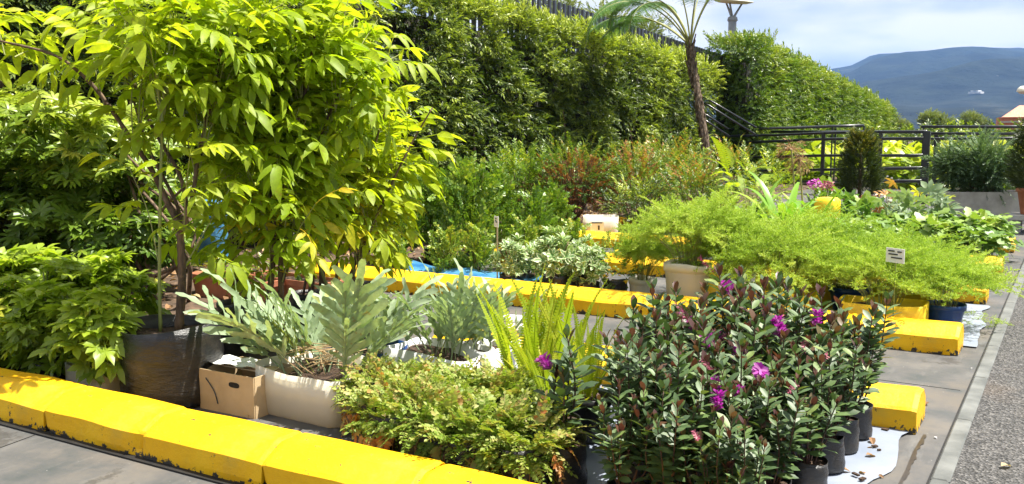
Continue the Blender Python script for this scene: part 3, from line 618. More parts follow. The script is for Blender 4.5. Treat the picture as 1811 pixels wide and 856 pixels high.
# hedges
def hedge(name, label, X0, y0, y1, h0, h1, thick, dens, matn, side=False, topr=.35, size=.22, seed=1, stems=8, rb=.36, am=1.):
    t = thing(name, label, 'hedge', (0, 0, 0), group=None)
    A = (y1 - y0) * (h0 + h1) / 2; N = int(A * dens); y = U(y0, y1, N); hh = h0 + (h1 - h0) * (y - y0) / (y1 - y0)
    z = U(0.05, 1, N) ** .92 * hh; Pn = np.stack([y * 0 + X0, y, z], -1)
    b1 = wav(Pn * [1, 1, .8], 2.6, seed); b2 = wav(Pn, 9, seed + 1); dep = rng.exponential(.10, N)
    x = X0 + am * (.13 * b1 + .12 * b2) - dep; keep = (b2 + .5 * b1 > -1.15) | (dep > .2) | (z > hh * .85); P = np.stack([x, y, z], -1)[keep]; zz = (z / hh)[keep]
    k = len(P); D = nrm(np.array([1., -.15, .25]) + rdir(k) * 1.15 + np.array([0, 0, 1.]) * (zz > .93)[:, None] * U(0, 1.6, k)[:, None])
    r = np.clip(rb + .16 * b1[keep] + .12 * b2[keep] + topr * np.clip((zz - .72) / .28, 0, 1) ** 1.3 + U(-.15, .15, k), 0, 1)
    g = Geo(); pick(g, HT, P, frames(D, (0, 0, 1), U(-.8, .8, k)), size * U(.75, 1.25, k), r, .28)
    # the top
    N = int((y1 - y0) * thick * dens * .8); y = U(y0, y1, N); hh = h0 + (h1 - h0) * (y - y0) / (y1 - y0); P = np.stack([X0 - U(0, thick, N), y, hh + U(-.10, .10, N) + .07 * wav(np.stack([y * 0, y, y * 0], -1), 4, seed + 2)], -1)
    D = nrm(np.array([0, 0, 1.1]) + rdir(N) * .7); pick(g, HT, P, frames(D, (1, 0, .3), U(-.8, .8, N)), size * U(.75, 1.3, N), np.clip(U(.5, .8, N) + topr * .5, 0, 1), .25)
    if side:
        N = int(thick * h0 * dens * 1.1); P = np.stack([X0 - U(0, thick, N), y0 - .1 + rng.exponential(.1, N), U(.03, h0, N)], -1); D = nrm(np.array([.1, -1., .1]) + rdir(N) * .8)
        pick(g, HT, P, frames(D, (0, 0, 1), U(-.8, .8, N)), size * U(.75, 1.25, N), U(.1, .6, N), .28)
    obj('foliage', g, M[matn], t, False)
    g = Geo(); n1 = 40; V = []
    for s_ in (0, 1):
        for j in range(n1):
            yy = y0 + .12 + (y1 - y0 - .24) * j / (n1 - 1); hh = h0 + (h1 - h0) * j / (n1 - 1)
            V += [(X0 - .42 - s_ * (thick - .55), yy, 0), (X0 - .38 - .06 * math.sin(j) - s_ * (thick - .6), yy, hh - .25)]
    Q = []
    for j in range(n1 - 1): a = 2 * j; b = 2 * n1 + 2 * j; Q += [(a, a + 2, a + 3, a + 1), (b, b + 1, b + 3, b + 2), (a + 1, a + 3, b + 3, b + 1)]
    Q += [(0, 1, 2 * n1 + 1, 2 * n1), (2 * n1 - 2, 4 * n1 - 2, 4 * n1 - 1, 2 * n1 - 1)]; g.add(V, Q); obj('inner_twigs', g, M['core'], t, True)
    for k in range(stems):
        y = y0 + (y1 - y0) * (k + .5) / stems + U(-.3, .3); P = [(X0 - .12, y, 0), (X0 - .02 + U(-.05, .05), y + U(-.06, .06), .8), (X0 - .08, y + U(-.1, .1), 1.6), (X0 - .3, y + U(-.2, .2), 2.3)]
        g = Geo(); tube(g, smooth_path(P, 5), np.linspace(.024, .010, 16), 5); obj('stem', g, M['bark'], t)
    return t
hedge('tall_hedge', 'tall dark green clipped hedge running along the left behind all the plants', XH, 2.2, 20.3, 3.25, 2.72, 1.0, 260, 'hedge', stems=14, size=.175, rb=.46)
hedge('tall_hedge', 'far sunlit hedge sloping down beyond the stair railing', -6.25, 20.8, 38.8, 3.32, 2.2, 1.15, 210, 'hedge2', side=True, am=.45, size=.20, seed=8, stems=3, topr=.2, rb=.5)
t = thing('metal_fence', 'black picket fence standing above the tall hedge', 'fence')
g = Geo(); tube(g, [(-7.72, 8, 3.35), (-7.72, 27, 2.75)], .02, 4); obj('rail', g, M['black_metal'], t, False)
pk = Geo(); box(pk, (0, 0, 0), (.045, .075, 1.0), bev=.004); pm = pk.mesh('picket', M['black_metal'], False)
for k in range(95):
    y = 10.2 + k * .175; z = 2.95 - .03 * (y - 14.3); o = obj('picket', pm, None, t); o.location = (-7.66, y, z); o.rotation_euler = (0, 0, U(-.03, .03))

# ------------------------------------------------------------------ elder saplings in the big grow bags
THIN = .6
def sapling(name, label, base, stems, blobs, leaf_s, nleaf, cat='sapling', bagr=.2, bagh=.27, seed=0, mature=.45, rot=0, lowyellow=True, Yp=None):
    """stems: list of pixel polylines [(px,py,Y)], radii; blobs: (px,py,rx,ry,Y,dY,n)"""
    t = thing(name, label, cat, (base[0], base[1], 0.0)); b = np.array([base[0], base[1], 0.])
    if bagr: bag(t, bagr, bagh, seed)
    nodes = []; gs = Geo()
    for pl, r0, r1 in stems:
        P = smooth_path([WP(*p) for p in pl], 6); nodes.append(P); g1 = Geo(); tube(g1, P - b, np.linspace(r0, r1, len(P)) * (1 + .08 * np.sin(np.arange(len(P)) * 2.1)), 8, .5); obj('stem', g1, M['bark'] if r0 > .009 else M['green_stem'], t)
    nodes = np.vstack(nodes); g = Geo(); gt = Geo()
    for bl in blobs:
        c, rad, N = px_blob(*bl); N = max(1, int(N * THIN + .5)); d = rdir(N) * (U(.35, 1.0, N) + .45 * (U(0, 1, N) < .16))[:, None]; tips = c + d * np.array(rad)
        for tp in tips:
            q = nodes[np.argmin(np.linalg.norm((nodes - tp) * [1, 1, .7] + [0, 0, .25], axis=1))]; L = np.linalg.norm(tp - q); L2_ = min(L, .55)
            o = tp + (q - tp) / max(L, 1e-3) * L2_ + np.array([0, 0, -.06]); mid = (o + tp) / 2 + np.array([0, 0, .05 * L2_ / .5]) + rdir(1)[0] * .02
            P = smooth_path([o, mid, tp], 5); tube(gt, P - b, np.linspace(.0042, .0022, len(P)), 4, .7, cap=False)
            ax = nrm(tp - mid); k = nleaf; hh = tp[2]
            for i in range(k):
                u = i / (k - 1); pos = P[int((len(P) - 1) * (.25 + .75 * u))]; an = i * 1.57 + U(-.4, .4); s1 = nrm(np.cross(ax, [0.1, 0, 1.])); s2 = np.cross(s1, ax)
                D = (math.cos(an) * s1 + math.sin(an) * s2) * 1.0 + ax * (.3 + .7 * u) + np.array([0, 0, .18 - .25 * (1 - u)])
                r = mature + .10 * wav(np.array([tp]), 5, 3)[0] + U(-.13, .13) + (.16 if u > .8 else 0)
                if lowyellow and WPY(tp) > 330 and U(0, 1) < .26: r = U(.88, 1)
                one(g, EL[rng.integers(0, len(EL))], pos - b, D, (0, 0, 1), leaf_s * U(.6, 1.2) * (.8 if u > .9 else 1), min(1, max(0, r)), U(-.5, .5), .16)
    obj('foliage', g, M['elder'], t); obj('twigs', gt, M['green_stem'], t); return t
def WPY(p):
    f = -p[0] * _s + p[1] * _c; dz = p[2] - EYE; return CY - F_PX * (f * _sp + dz * _cp) / (f * _cp - dz * _sp)
bx, by = ATX(309, 2.68, .0), 2.68
sapling('elder_sapling', 'leggy yellow-green sapling in the large black grow bag nearest the kerb at left', (bx, by),
  [([(316, 585, 2.76), (322, 500, 2.76), (320, 440, 2.77), (316, 400, 2.78), (292, 350, 2.80), (268, 300, 2.78), (228, 240, 2.72), (180, 170, 2.66), (140, 128, 2.60), (90, 95, 2.55), (-10, 70, 2.5)], .021, .005),
   ([(318, 420, 2.77), (330, 380, 2.80), (318, 310, 2.86), (272, 230, 2.92), (244, 165, 2.95), (215, 80, 2.96)], .012, .006),
   ([(318, 410, 2.77), (312, 360, 2.84), (262, 260, 2.88), (232, 165, 2.9), (190, 60, 2.9)], .010, .005),
   ([(320, 410, 2.77), (340, 350, 2.82), (352, 270, 2.9), (378, 160, 2.95), (400, 30, 3.0)], .012, .006),
   ([(284, 587, 2.70), (282, 480, 2.70), (284, 330, 2.70), (288, 200, 2.72), (300, 80, 2.75), (302, -20, 2.78)], .0085, .005)],
  [(25, 25, 70, 40, 2.6, .3, 5), (20, 95, 30, 15, 2.6, .15, 1), (150, 15, 90, 40, 2.75, .35, 9), (290, 40, 100, 60, 2.85, .4, 19), (250, 95, 80, 30, 2.85, .3, 4), (330, 85, 80, 45, 2.9, .4, 9), (400, 130, 50, 65, 3.05, .3, 8), (345, 170, 30, 20, 2.9, .15, 2), (400, 50, 80, 70, 3.0, .4, 18), (340, 265, 12, 10, 2.65, .06, 2), (225, 300, 12, 12, 2.7, .1, 1), (375, 310, 35, 40, 2.95, .2, 4)],
  .262, 7, bagr=.222, bagh=.36, seed=3, mature=.46)
THIN = .72
sapling('elder_sapling', 'bushy bright green sapling in a big black grow bag behind the cardboard box', (ATX(452, 3.25), 3.25),
  [([(470, 560, 3.25), (482, 470, 3.27), (482, 350, 3.3), (470, 200, 3.35), (450, 60, 3.4)], .017, .007), ([(498, 570, 3.28), (497, 440, 3.3), (505, 300, 3.35), (540, 160, 3.4), (560, 40, 3.45)], .016, .006),
   ([(440, 570, 3.2), (425, 500, 3.2), (410, 420, 3.25), (405, 300, 3.3)], .010, .005), ([(478, 560, 3.3), (505, 480, 3.35), (520, 380, 3.4), (560, 260, 3.5), (600, 160, 3.5)], .010, .005)],
  [(440, 190, 70, 90, 3.3, .4, 17), (500, 110, 110, 100, 3.45, .45, 30), (480, 20, 120, 50, 3.4, .4, 18), (560, 60, 70, 70, 3.5, .4, 13), (480, 280, 75, 50, 3.3, .35, 15), (405, 365, 45, 24, 3.15, .15, 5), (500, 350, 60, 28, 3.3, .25, 8), (560, 240, 80, 85, 3.5, .4, 20), (430, 90, 80, 80, 3.2, .3, 14)],
  .262, 7, bagr=.19, bagh=.29, seed=9, mature=.38)
sapling('elder_sapling', 'bright green sapling whose branches reach furthest right over the shrubs', (ATX(600, 3.95), 4.02),
  [([(570, 520, 4.0), (570, 440, 4.0), (575, 330, 4.05), (600, 200, 4.1), (610, 90, 4.1)], .020, .007), ([(600, 530, 4.05), (640, 440, 4.1), (690, 330, 4.2), (730, 250, 4.3), (765, 190, 4.35)], .010, .004),
   ([(595, 520, 4.05), (600, 430, 4.1), (640, 330, 4.15), (680, 200, 4.2)], .010, .005), ([(585, 520, 4.0), (555, 440, 3.95), (540, 330, 3.95)], .009, .005)],
  [(578, 190, 65, 80, 4.1, .4, 22), (585, 285, 75, 60, 4.1, .4, 13), (622, 265, 52, 60, 4.15, .35, 13), (655, 325, 36, 40, 4.2, .22, 7), (688, 262, 22, 34, 4.3, .15, 4), (712, 180, 14, 20, 4.35, .10, 3), (620, 345, 50, 40, 4.1, .25, 8), (560, 345, 70, 26, 4.0, .25, 6), (650, 390, 22, 30, 4.1, .1, 2), (560, 90, 40, 70, 4.1, .35, 10)],
  .29, 7, bagr=.17, bagh=.25, seed=15, mature=.44)
for k, (px, Y, pt, lb) in enumerate([(420, 3.8, 300, 'thin bare tree stems rising left of the terracotta trough'), (545, 4.3, 250, 'clump of thin bare stems behind the terracotta trough'), (630, 4.7, 330, 'thin bare stems just left of the blue plastic sheet')]):
    x = ATX(px, Y); t = thing('bare_stems', lb, 'plant', (x, Y, 0)); b = np.array((x, Y, 0))
    bag(t, .12, .2, 70 + k)
    for j in range(4):
        g = Geo(); tube(g, smooth_path([(U(-.04, .04), U(-.04, .04), .15), (U(-.08, .08), U(-.05, .05), .6), (U(-.2, .2), U(-.1, .1), ZAT(x, Y, pt))], 6), np.linspace(.010, .004, 13), 5); obj('stem', g, M['bark'], t)
    g = Geo(); blob_leaves(g, EL, [((0, 0, ZAT(x, Y, pt)), (.3, .25, .2), 26)], .2, .3, rbase=.4); obj('foliage', g, M['elder'], t)

# ------------------------------------------------------------------ umbrella plants at the left
def rosettes(g, tps, c, rad, N, size, nper=5, rb=.4, rv=.2, up=.9):
    """shoot tips with a whorl of compound leaves each"""
    d = rdir(N); d[:, 2] = np.abs(d[:, 2]) * np.where(U(0, 1, N) < .72, 1, -1); P = c + d * rad * U(.55, 1.05, N)[:, None]
    for p, dd in zip(P, d):
        if p[2] < .05: continue
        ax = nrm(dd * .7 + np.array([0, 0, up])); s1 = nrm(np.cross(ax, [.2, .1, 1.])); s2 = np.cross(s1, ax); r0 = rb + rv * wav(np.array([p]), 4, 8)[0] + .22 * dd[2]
        for i in range(nper):
            a = i * 2 * math.pi / nper + U(0, 1); e_ = U(.15, .7); D = (math.cos(a) * s1 + math.sin(a) * s2) * 1. + ax * e_; one(g, tps[rng.integers(0, len(tps))], p, D, ax, size * U(.75, 1.2), min(1, max(0, r0 + U(-.12, .12) + (.5 if U(0, 1) < .03 else 0))), U(-.3, .3), .12)
t = thing('umbrella_plant', 'large glossy umbrella plant shrub filling the left edge below the hedge', 'shrub', (-5.6, 4.2, 0)); b = np.array((-5.6, 4.2, 0)); g = Geo()
for bl in [(45, 235, 120, 62, 3.9, .5, 62), (150, 330, 120, 90, 4.3, .5, 64), (50, 400, 110, 80, 4.0, .45, 52), (230, 300, 60, 90, 4.5, .4, 26), (200, 430, 90, 60, 4.2, .4, 34), (40, 490, 80, 45, 3.8, .3, 22), (250, 220, 40, 30, 4.6, .3, 9), (290, 400, 40, 60, 4.5, .3, 12)]:
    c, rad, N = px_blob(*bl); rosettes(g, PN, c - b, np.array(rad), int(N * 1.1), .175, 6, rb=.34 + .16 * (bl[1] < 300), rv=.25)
obj('foliage', g, M['scheff'], t)
for k in range(7):
    g = Geo(); tube(g, smooth_path([(U(-.5, .5), U(-.2, .2), 0), (U(-.6, .6), U(-.2, .2), .5), (U(-.9, .9), U(-.3, .3), 1.1)], 5), np.linspace(.018, .008, 11), 6); obj('stem', g, M['bark'], t)
g = Geo(); tube(g, smooth_path([(-.3, -.3, .3), (-.35, -.4, .55), (-.25, -.5, .35)], 5), .005, 4); 
def small_umbrella(pot=None):
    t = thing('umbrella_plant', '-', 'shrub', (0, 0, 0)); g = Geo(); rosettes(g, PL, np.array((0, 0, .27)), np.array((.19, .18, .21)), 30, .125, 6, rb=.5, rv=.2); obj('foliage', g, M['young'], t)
    g = Geo()
    for k in range(5): tube(g, smooth_path([(U(-.03, .03), U(-.03, .03), .12), (U(-.07, .07), U(-.07, .07), .3), (U(-.12, .12), U(-.12, .12), .45)], 4), .004, 4)
    obj('stem', g, M['green_stem'], t)
    if pot == 'bag': bag(t, .10, .14, 33)
    if pot == 'jug': trough(t, .24, .17, .17, 'milky', 'jug', 5)
    return t
s1 = small_umbrella('bag'); s2 = small_umbrella('jug')
s2['label'] = 'young umbrella plant in a cut milky plastic jug left of the big grow bag'; s2.location = (ATX(172, 2.50), 2.50, 0); s2.rotation_euler = (0, 0, .1)
for k, (px, Y, sc, lb) in enumerate([(20, 2.52, 1.0, 'young umbrella plant at the far left edge just behind the yellow kerb'), (95, 2.50, 1.0, 'young bright umbrella plant behind the kerb, left of the milky jug'), (120, 2.82, 1.1, 'young umbrella plant in the second line behind the milky jug'), (205, 3.15, 1.1, 'young umbrella plant just left of and behind the big grow bag'), (70, 2.95, 1.15, 'young umbrella plant in the second line near the left edge'), (0, 2.85, 1.1, 'young umbrella plant cut by the left picture edge')]):
    loc = (ATX(px, Y), Y, 0)
    if k == 0: s1.location = loc; s1['label'] = lb; s1['group'] = 'young umbrella plants'
    else: dup(s1, lb, loc, U(0, 6), sc, 'young umbrella plants')
s2['group'] = 'young umbrella plants'

# ------------------------------------------------------------------ containers and ferns of the front bay
x0, y0_ = G(430, 742); t = thing('cardboard_box', 'brown cardboard box with a hand hole between grow bag and jug', 'box', (ATX(440, 2.78), 2.78, 0), .03)
g = Geo(); W_, D_, H_ = .33, .25, .18
for c, s_ in (((0, -D_ / 2, H_ / 2), (W_, .005, H_)), ((0, D_ / 2, H_ / 2), (W_, .005, H_)), ((-W_ / 2, 0, H_ / 2), (.005, D_ - .006, H_)), ((W_ / 2, 0, H_ / 2), (.005, D_ - .006, H_)), ((0, 0, .004), (W_ - .01, D_ - .01, .005))): box(g, c, s_)
obj('box_wall', g, M['card'], t, False); g = Geo(); box(g, (0, .0, H_ + .003), (W_ - .01, .10, .003)); obj('flap', g, M['card'], t, False)
g = Geo(); lathe(g, [(.001, 0), (.032, 0)], 20, 1, .38, 3); o = obj('hand_hole', g, M['gap'], t); o.location = (.05, -D_ / 2 - .004, H_ * .74); o.rotation_euler = (R(90), 0, 0)
g = Geo(); tube(g, smooth_path([(-.12, -D_ / 2 - .006, H_ * .8), (-.07, -D_ / 2 - .006, H_ * .5), (-.05, -D_ / 2 - .006, H_ * .2)], 5), .003, 4); obj('ink_mark', g, M['print'], t, False)
V_ = []; 
for j in range(8):
    for i in range(10): V_.append((-.16 + .3 * i / 9, -.09 + .17 * j / 7, H_ + .012 + .006 * math.sin(i * 1.7 + j) + .006 * math.cos(j * 2.3)))
g = Geo(); g.add(V_, idx(10, 8)); o = obj('newspaper', g, M['paper']); o.location = (ATX(432, 2.80), 2.80, 0); o.rotation_euler = (0, 0, .12); tag(o, 'crumpled sheet of newspaper lying on the cardboard box', 'newspaper')

def fern_jug(name, label, x, y, rz, lx, ly, h, mt, fronds, size, seed, lift=.8, soilz=.8, part='jug', rb=.45, grp=None, spread=1.):
    t = thing(name, label, 'fern', (x, y, 0), rz, group=grp); trough(t, lx, ly, h, mt, part, seed, soilz=soilz, power=12.)
    for k in range(fronds):
        a = U(0, 6.28); px_, py_ = U(-.32, .32) * lx, U(-.3, .3) * ly; out = np.array([px_ / lx * 2.6 + .5 * math.cos(a), py_ / ly * 1.8 + .5 * math.sin(a), 0]) * spread
        g = Geo(); one(g, BF[rng.integers(0, len(BF))], (px_, py_, h * soilz), out * .75 + np.array([0, 0, lift]), (-out[0], -out[1], .6 + U(-.2, .2)), size * U(.7, 1.12), U(.25, .75) if U(0, 1) > .15 else .97, U(-.8, .8), .15)
        obj('frond', g, M['bluefern'], t)
    return t
tj = fern_jug('blue_star_fern', 'grey-green lobed fern in a cut milky jug right behind the front kerb', ATX(578, 2.93), 2.93, -.02, .50, .42, .20, 'milky', 24, .47, 21, spread=.75)
g = Geo()
for k in range(16): tube(g, smooth_path([(U(-.1, .15), U(-.15, .1), .19), (U(-.1, .2), U(-.2, .1), .27), (U(-.1, .25), U(-.25, .1), .30)], 4), .002, 3, .9)
obj('dry_stalks', g, M['dry'], tj)
fern_jug('blue_star_fern', 'blue-green lobed fern in the rounded white jug behind the small fern bags', ATX(768, 3.42), 3.46, .06, .46, .32, .20, 'white', 18, .38, 24, rb=.3, spread=.75)
fern_jug('blue_star_fern', 'blue-green lobed fern in a white tub left of the sword ferns', ATX(858, 3.60), 3.62, -.3, .26, .24, .2, 'white', 12, .38, 27, spread=.7)
fern_jug('blue_star_fern', 'blue-green lobed fern in the dark blue tub between the two jugs', ATX(672, 3.42), 3.42, 0, .22, .2, .17, 'blue', 8, .36, 29, part='tub', spread=.6)
t = thing('white_crate', 'white plastic tub with a printed label in front of the middle kerb', 'tub', (ATX(905, 4.35), 4.35, 0), .25)
trough(t, .34, .24, .17, 'white', 'tub', 9, cut=.0); g = Geo(); box(g, (0.03, -.124, .10), (.16, .002, .07)); obj('paper_label', g, M['paper'], t, False)
g = Geo()
for k in range(3): box(g, (0.03, -.127, .12 - .02 * k), (.11 - .03 * k, .001, .005))
obj('print', g, M['print'], t, False)
# terracotta troughs
for px, Y, lb in [(520, 4.75, 'terracotta trough seen between the sapling stems, right one'), (418, 4.55, 'terracotta trough seen between the sapling stems, left one')]:
    t = thing('terracotta_trough', lb, 'planter', (ATX(px, Y), Y, 0), -.05, 'terracotta troughs'); g = Geo()
    lathe(g, [(.84, 0), (.92, .15), (1, .151), (1, .19), (.94, .19), (.9, .12)], 40, .42, .12, 9); obj('trough', g, M['terra'], t, False); g = Geo(); disc(g, .93, .16, 40, .42, .12, 9, bump=.01); obj('soil', g, M['soil'], t)
    g = Geo(); blob_leaves(g, [L2], [((-.1, 0, .24), (.25, .08, .10), 60)], .09, .4, rbase=.55); obj('foliage', g, M['shrub'], t)
o = obj('blue_bag', Geo(), M['bluetarp']) if False else None
t = thing('blue_bucket', 'bright blue bucket half hidden behind the saplings', 'bucket', (ATX(378, 5.4), 5.4, 0)); g = Geo(); lathe(g, [(.14, .1), (.15, .35), (.18, .62), (.18, .64), (.17, .6), (.13, .4)], 28, wob=.06, seed=4); obj('bucket', g, M['bluetarp'], t)

# small leafy ferns in black bags
def small_fern(seed):
    t = thing('leafy_fern', '-', 'fern', (0, 0, 0)); bag(t, .125, .19, seed); g = Geo()
    blob_leaves(g, LF, [((0, 0, .195), (.15, .145, .065), 170), ((0, 0, .17), (.135, .13, .05), 50)], 0.088, .35, rbase=.54, rvar=.28, rtop=.12, shell=.75, jit=.8)
    N = 16; a = U(0, 6.28, N); P = np.stack([np.cos(a) * .155, np.sin(a) * .155, U(.13, .19, N)], -1); D = np.stack([np.cos(a) * .6, np.sin(a) * .6, -U(.5, 1.2, N)], -1); pick(g, LF, P, frames(D, (0, 0, 1), U(-.5, .5, N)), U(.08, .14, N), U(.8, 1, N))
    obj('foliage', g, M['smallfern'], t); g = Geo()
    for k in range(12):
        a = U(0, 6.28); c, s_ = math.cos(a), math.sin(a); tube(g, smooth_path([(c * .11, s_ * .11, .17), (c * .15, s_ * .15, .14), (c * .15, s_ * .15, U(.02, .1))], 4), .0012, 3, .5)
    obj('hanging_roots', g, M['dry'], t); return t
sf = [small_fern(51), small_fern(57), small_fern(63)]; lst = [(712, 2.60, 'small leafy fern in a black bag touching the milky jug'), (770, 2.56, 'small leafy fern in a black bag at the front, second from the milky jug'), (845, 2.54, 'small leafy fern in a black bag at the front with long rusty hanging fronds'), (915, 2.56, 'small leafy fern in a black bag left of the single flowering stem'), (752, 2.86, 'small leafy fern in the second line in front of the rounded white jug'), (822, 2.86, 'small leafy fern in the middle of the second line of its bags'), (895, 2.86, 'small leafy fern at the back right of its group beside the sword ferns'), (682, 2.84, 'small leafy fern behind the bags, just right of the milky jug')]
for k, (px, Y, lb) in enumerate(lst):
    loc = (ATX(px, Y), Y, 0)
    if k < 3: sf[k].location = loc; sf[k]['label'] = lb; sf[k]['group'] = 'small leafy ferns in black bags'
    else: dup(sf[k % 3], lb, loc, U(0, 6), U(.92, 1.06), 'small leafy ferns in black bags')
# sword ferns in round pots
def sword_fern(seed, n=16, pot=.10, h=.19, L=.42):
    t = thing('sword_fern', '-', 'fern', (0, 0, 0)); round_pot(t, pot, h)
    for k in range(n):
        a = U(0, 6.28); o_ = U(.05, .45); g = Geo(); one(g, SF[rng.integers(0, 5)], (math.cos(a) * .03, math.sin(a) * .03, h * .85), (math.cos(a) * o_, math.sin(a) * o_, 1), (-math.cos(a), -math.sin(a), .4), L * U(.6, 1.1), U(.35, .8), U(-1.2, 1.2), .2); obj('frond', g, M['sword'], t)
    g = Geo(); blob_leaves(g, SF, [((0, 0, h), (.07, .07, .05), 16)], .17, .8, rbase=.7); obj('low_fronds', g, M['sword'], t); return t
w1 = sword_fern(1, 18, .105, .19, .40); w1.location = (ATX(1035, 3.15), 3.15, 0); w1['label'] = 'yellow sword fern in the right-hand round black pot beside the single stem'; w1['group'] = 'sword ferns'
w2 = sword_fern(2, 16, .10, .18, .48); w2.location = (ATX(955, 3.12), 3.12, 0); w2['label'] = 'tall yellow sword fern directly behind the small leafy ferns'; w2['group'] = 'sword ferns'
dup(w1, 'yellow sword fern in the round black pot half behind the single flowering stem', (ATX(985, 2.92), 2.92, 0), 2.1, .82, 'sword ferns')
dup(w2, 'upright yellow sword fern right of the rounded white jug', (ATX(915, 3.28), 3.28, 0), 1.2, 1.0, 'sword ferns')
dup(w2, 'upright yellow sword fern furthest back in its group', (ATX(1000, 3.42), 3.42, 0), 4.2, .95, 'sword ferns')

# ------------------------------------------------------------------ dark flowering shrubs in black bags
def raceme(g, p, d, L, fresh):
    q = rng; d = nrm(np.array(d, float)); s1 = nrm(np.cross(d, [.3, .2, 1.])); s2 = np.cross(s1, d)
    N = 120 if fresh else 60; u = U(0, 1, N); a = U(0, 6.28, N); rad = (.010 + .004 * np.sin(u * 3)) if fresh else .005
    P = p + d * (u * L)[:, None]; O = (np.cos(a)[:, None] * s1 + np.sin(a)[:, None] * s2); nd = Geo().add([(-.10, 0, 0), (.10, 0, 0), (.16, .8, .05), (0, 1, 0), (-.16, .8, .05)], None, [(0, 1, 2), (0, 2, 3), (0, 3, 4)])
    scatter(g, nd, P, frames(nrm(O + d * .5), d), U(.7, 1.2, N) * (.034 if fresh else .014), U(.2, 1, N), 0)
def hebe(seed, nst, H_, fl=(), bagr=.085, bagh=.15, spreadr=.15):
    q = np.random.default_rng(seed); t = thing('flowering_shrub', '-', 'shrub', (0, 0, 0)); bag(t, bagr, bagh, seed); gl = Geo(); gp = Geo(); gs = Geo(); gb = Geo(); gf = Geo()
    for k in range(nst):
        a = k * 2.4 + q.uniform(0, .7); rr = spreadr * math.sqrt((k + .5) / nst); b0 = np.array([math.cos(a) * rr * .25, math.sin(a) * rr * .25, bagh * .8]); hh = H_ * q.uniform(.62, 1.06)
        tip = np.array([math.cos(a) * rr, math.sin(a) * rr, hh]); mid = (b0 + tip) / 2 + np.array([math.cos(a) * .02, math.sin(a) * .02, 0]) + q.normal(size=3) * .012
        P = smooth_path([b0, mid, tip], 9); tube(gs, P, np.linspace(.0045, .0022, len(P)), 5, .5); n = len(P); L = np.linalg.norm(tip - b0); nn = int(L / .0245)
        for i in range(nn):
            u = .18 + .82 * (i + 1) / nn; j = u * (n - 1); j0 = int(min(n - 2, j)); p = P[j0] + (P[j0 + 1] - P[j0]) * (j - j0); ax = nrm(P[j0 + 1] - P[j0]); s1 = nrm(np.cross(ax, [.3, .1, 1.])); s2 = np.cross(s1, ax); an = i * 1.57 + q.uniform(-.35, .35)
            tpn = i >= nn - 2; e_ = .25 + .5 * u + (1.5 if tpn else 0); ll = .083 * (1 - .25 * abs(u - .7)) * q.uniform(.75, 1.15) * (.75 if tpn else 1)
            if u < .35 and q.uniform() < .4: continue
            for sg in (0, math.pi):
                D = math.cos(an + sg) * s1 + math.sin(an + sg) * s2 + ax * e_
                new = u > .86 and not tpn
                one(gp if ((tpn and q.uniform() < .45) or (new and q.uniform() < .12)) else gl, LH, p, D, ax, ll, q.uniform(.1, .75) + (.2 if new else 0), q.uniform(-.4, .4), .15)
        one(gp, LH, tip - [0, 0, .008], (tip - mid), (1, 0, 0), .045, .4); one(gp, LH, tip - [0, 0, .008], (tip - mid) + q.normal(size=3) * .02, (-1, 0, 0), .045, .6)
        for (kk, u, fr, ln) in fl:
            if kk == k:
                p = P[int(u * (n - 1))]; gx = Geo(); raceme(gx, p + [math.cos(a) * .03, math.sin(a) * .03, .02], (math.cos(a) * .7, math.sin(a) * .7 - .3, .8), ln * 1.3, fr); obj('flower_spike' if fr else 'flower_bud', gx, M['flower' if fr else 'budcone'], t)
    obj('stem', gs, M['dark_stem'], t); obj('foliage', gl, M['hebe'], t); obj('young_leaves', gp, M['hebe_tip'], t)
    return t
HB = [hebe(201, 10, .60), hebe(202, 11, .56), hebe(203, 10, .63), hebe(204, 10, .54, [(2, .96, True, .05), (5, .9, False, .06)]), hebe(205, 10, .58, [(1, .93, True, .06), (4, .98, False, .07), (6, .9, True, .045)]), hebe(206, 11, .50, [(3, .95, True, .055), (7, 1., False, .06)])]
single = hebe(210, 4, .56, [(1, .97, True, .035)], bagr=.088, bagh=.17, spreadr=.05); single.location = (ATX(993, 2.70), 2.70, 0); single['label'] = 'lone tall thin purple-leaved stem in its own black bag left of the block'
spots = []
for j, Y in enumerate((2.55, 2.80, 3.05, 3.30, 3.54, 3.76)):
    xl = (-1.12, -1.20, -1.29, -1.39, -1.47, -1.53)[j]; xr = (-.80, -.75, -.72, -.70, -.69, -.685)[j]; nx = (4, 5, 5, 6, 6, 6)[j]
    for i in range(nx): spots.append((xl + (xr - xl) * i / (nx - 1) + U(-.02, .02), Y + U(-.02, .02), i, nx, j))
rowsn = ['frontmost', 'second', 'third', 'fourth', 'fifth', 'back']; used = set()
flow = {(0, 2): 5, (1, 3): 4, (1, 1): 2, (2, 2): 4, (2, 3): 3, (3, 2): 4, (3, 4): 5, (4, 1): 3, (5, 1): 3, (5, 2): 4, (4, 4): 5, (0, 1): 1}
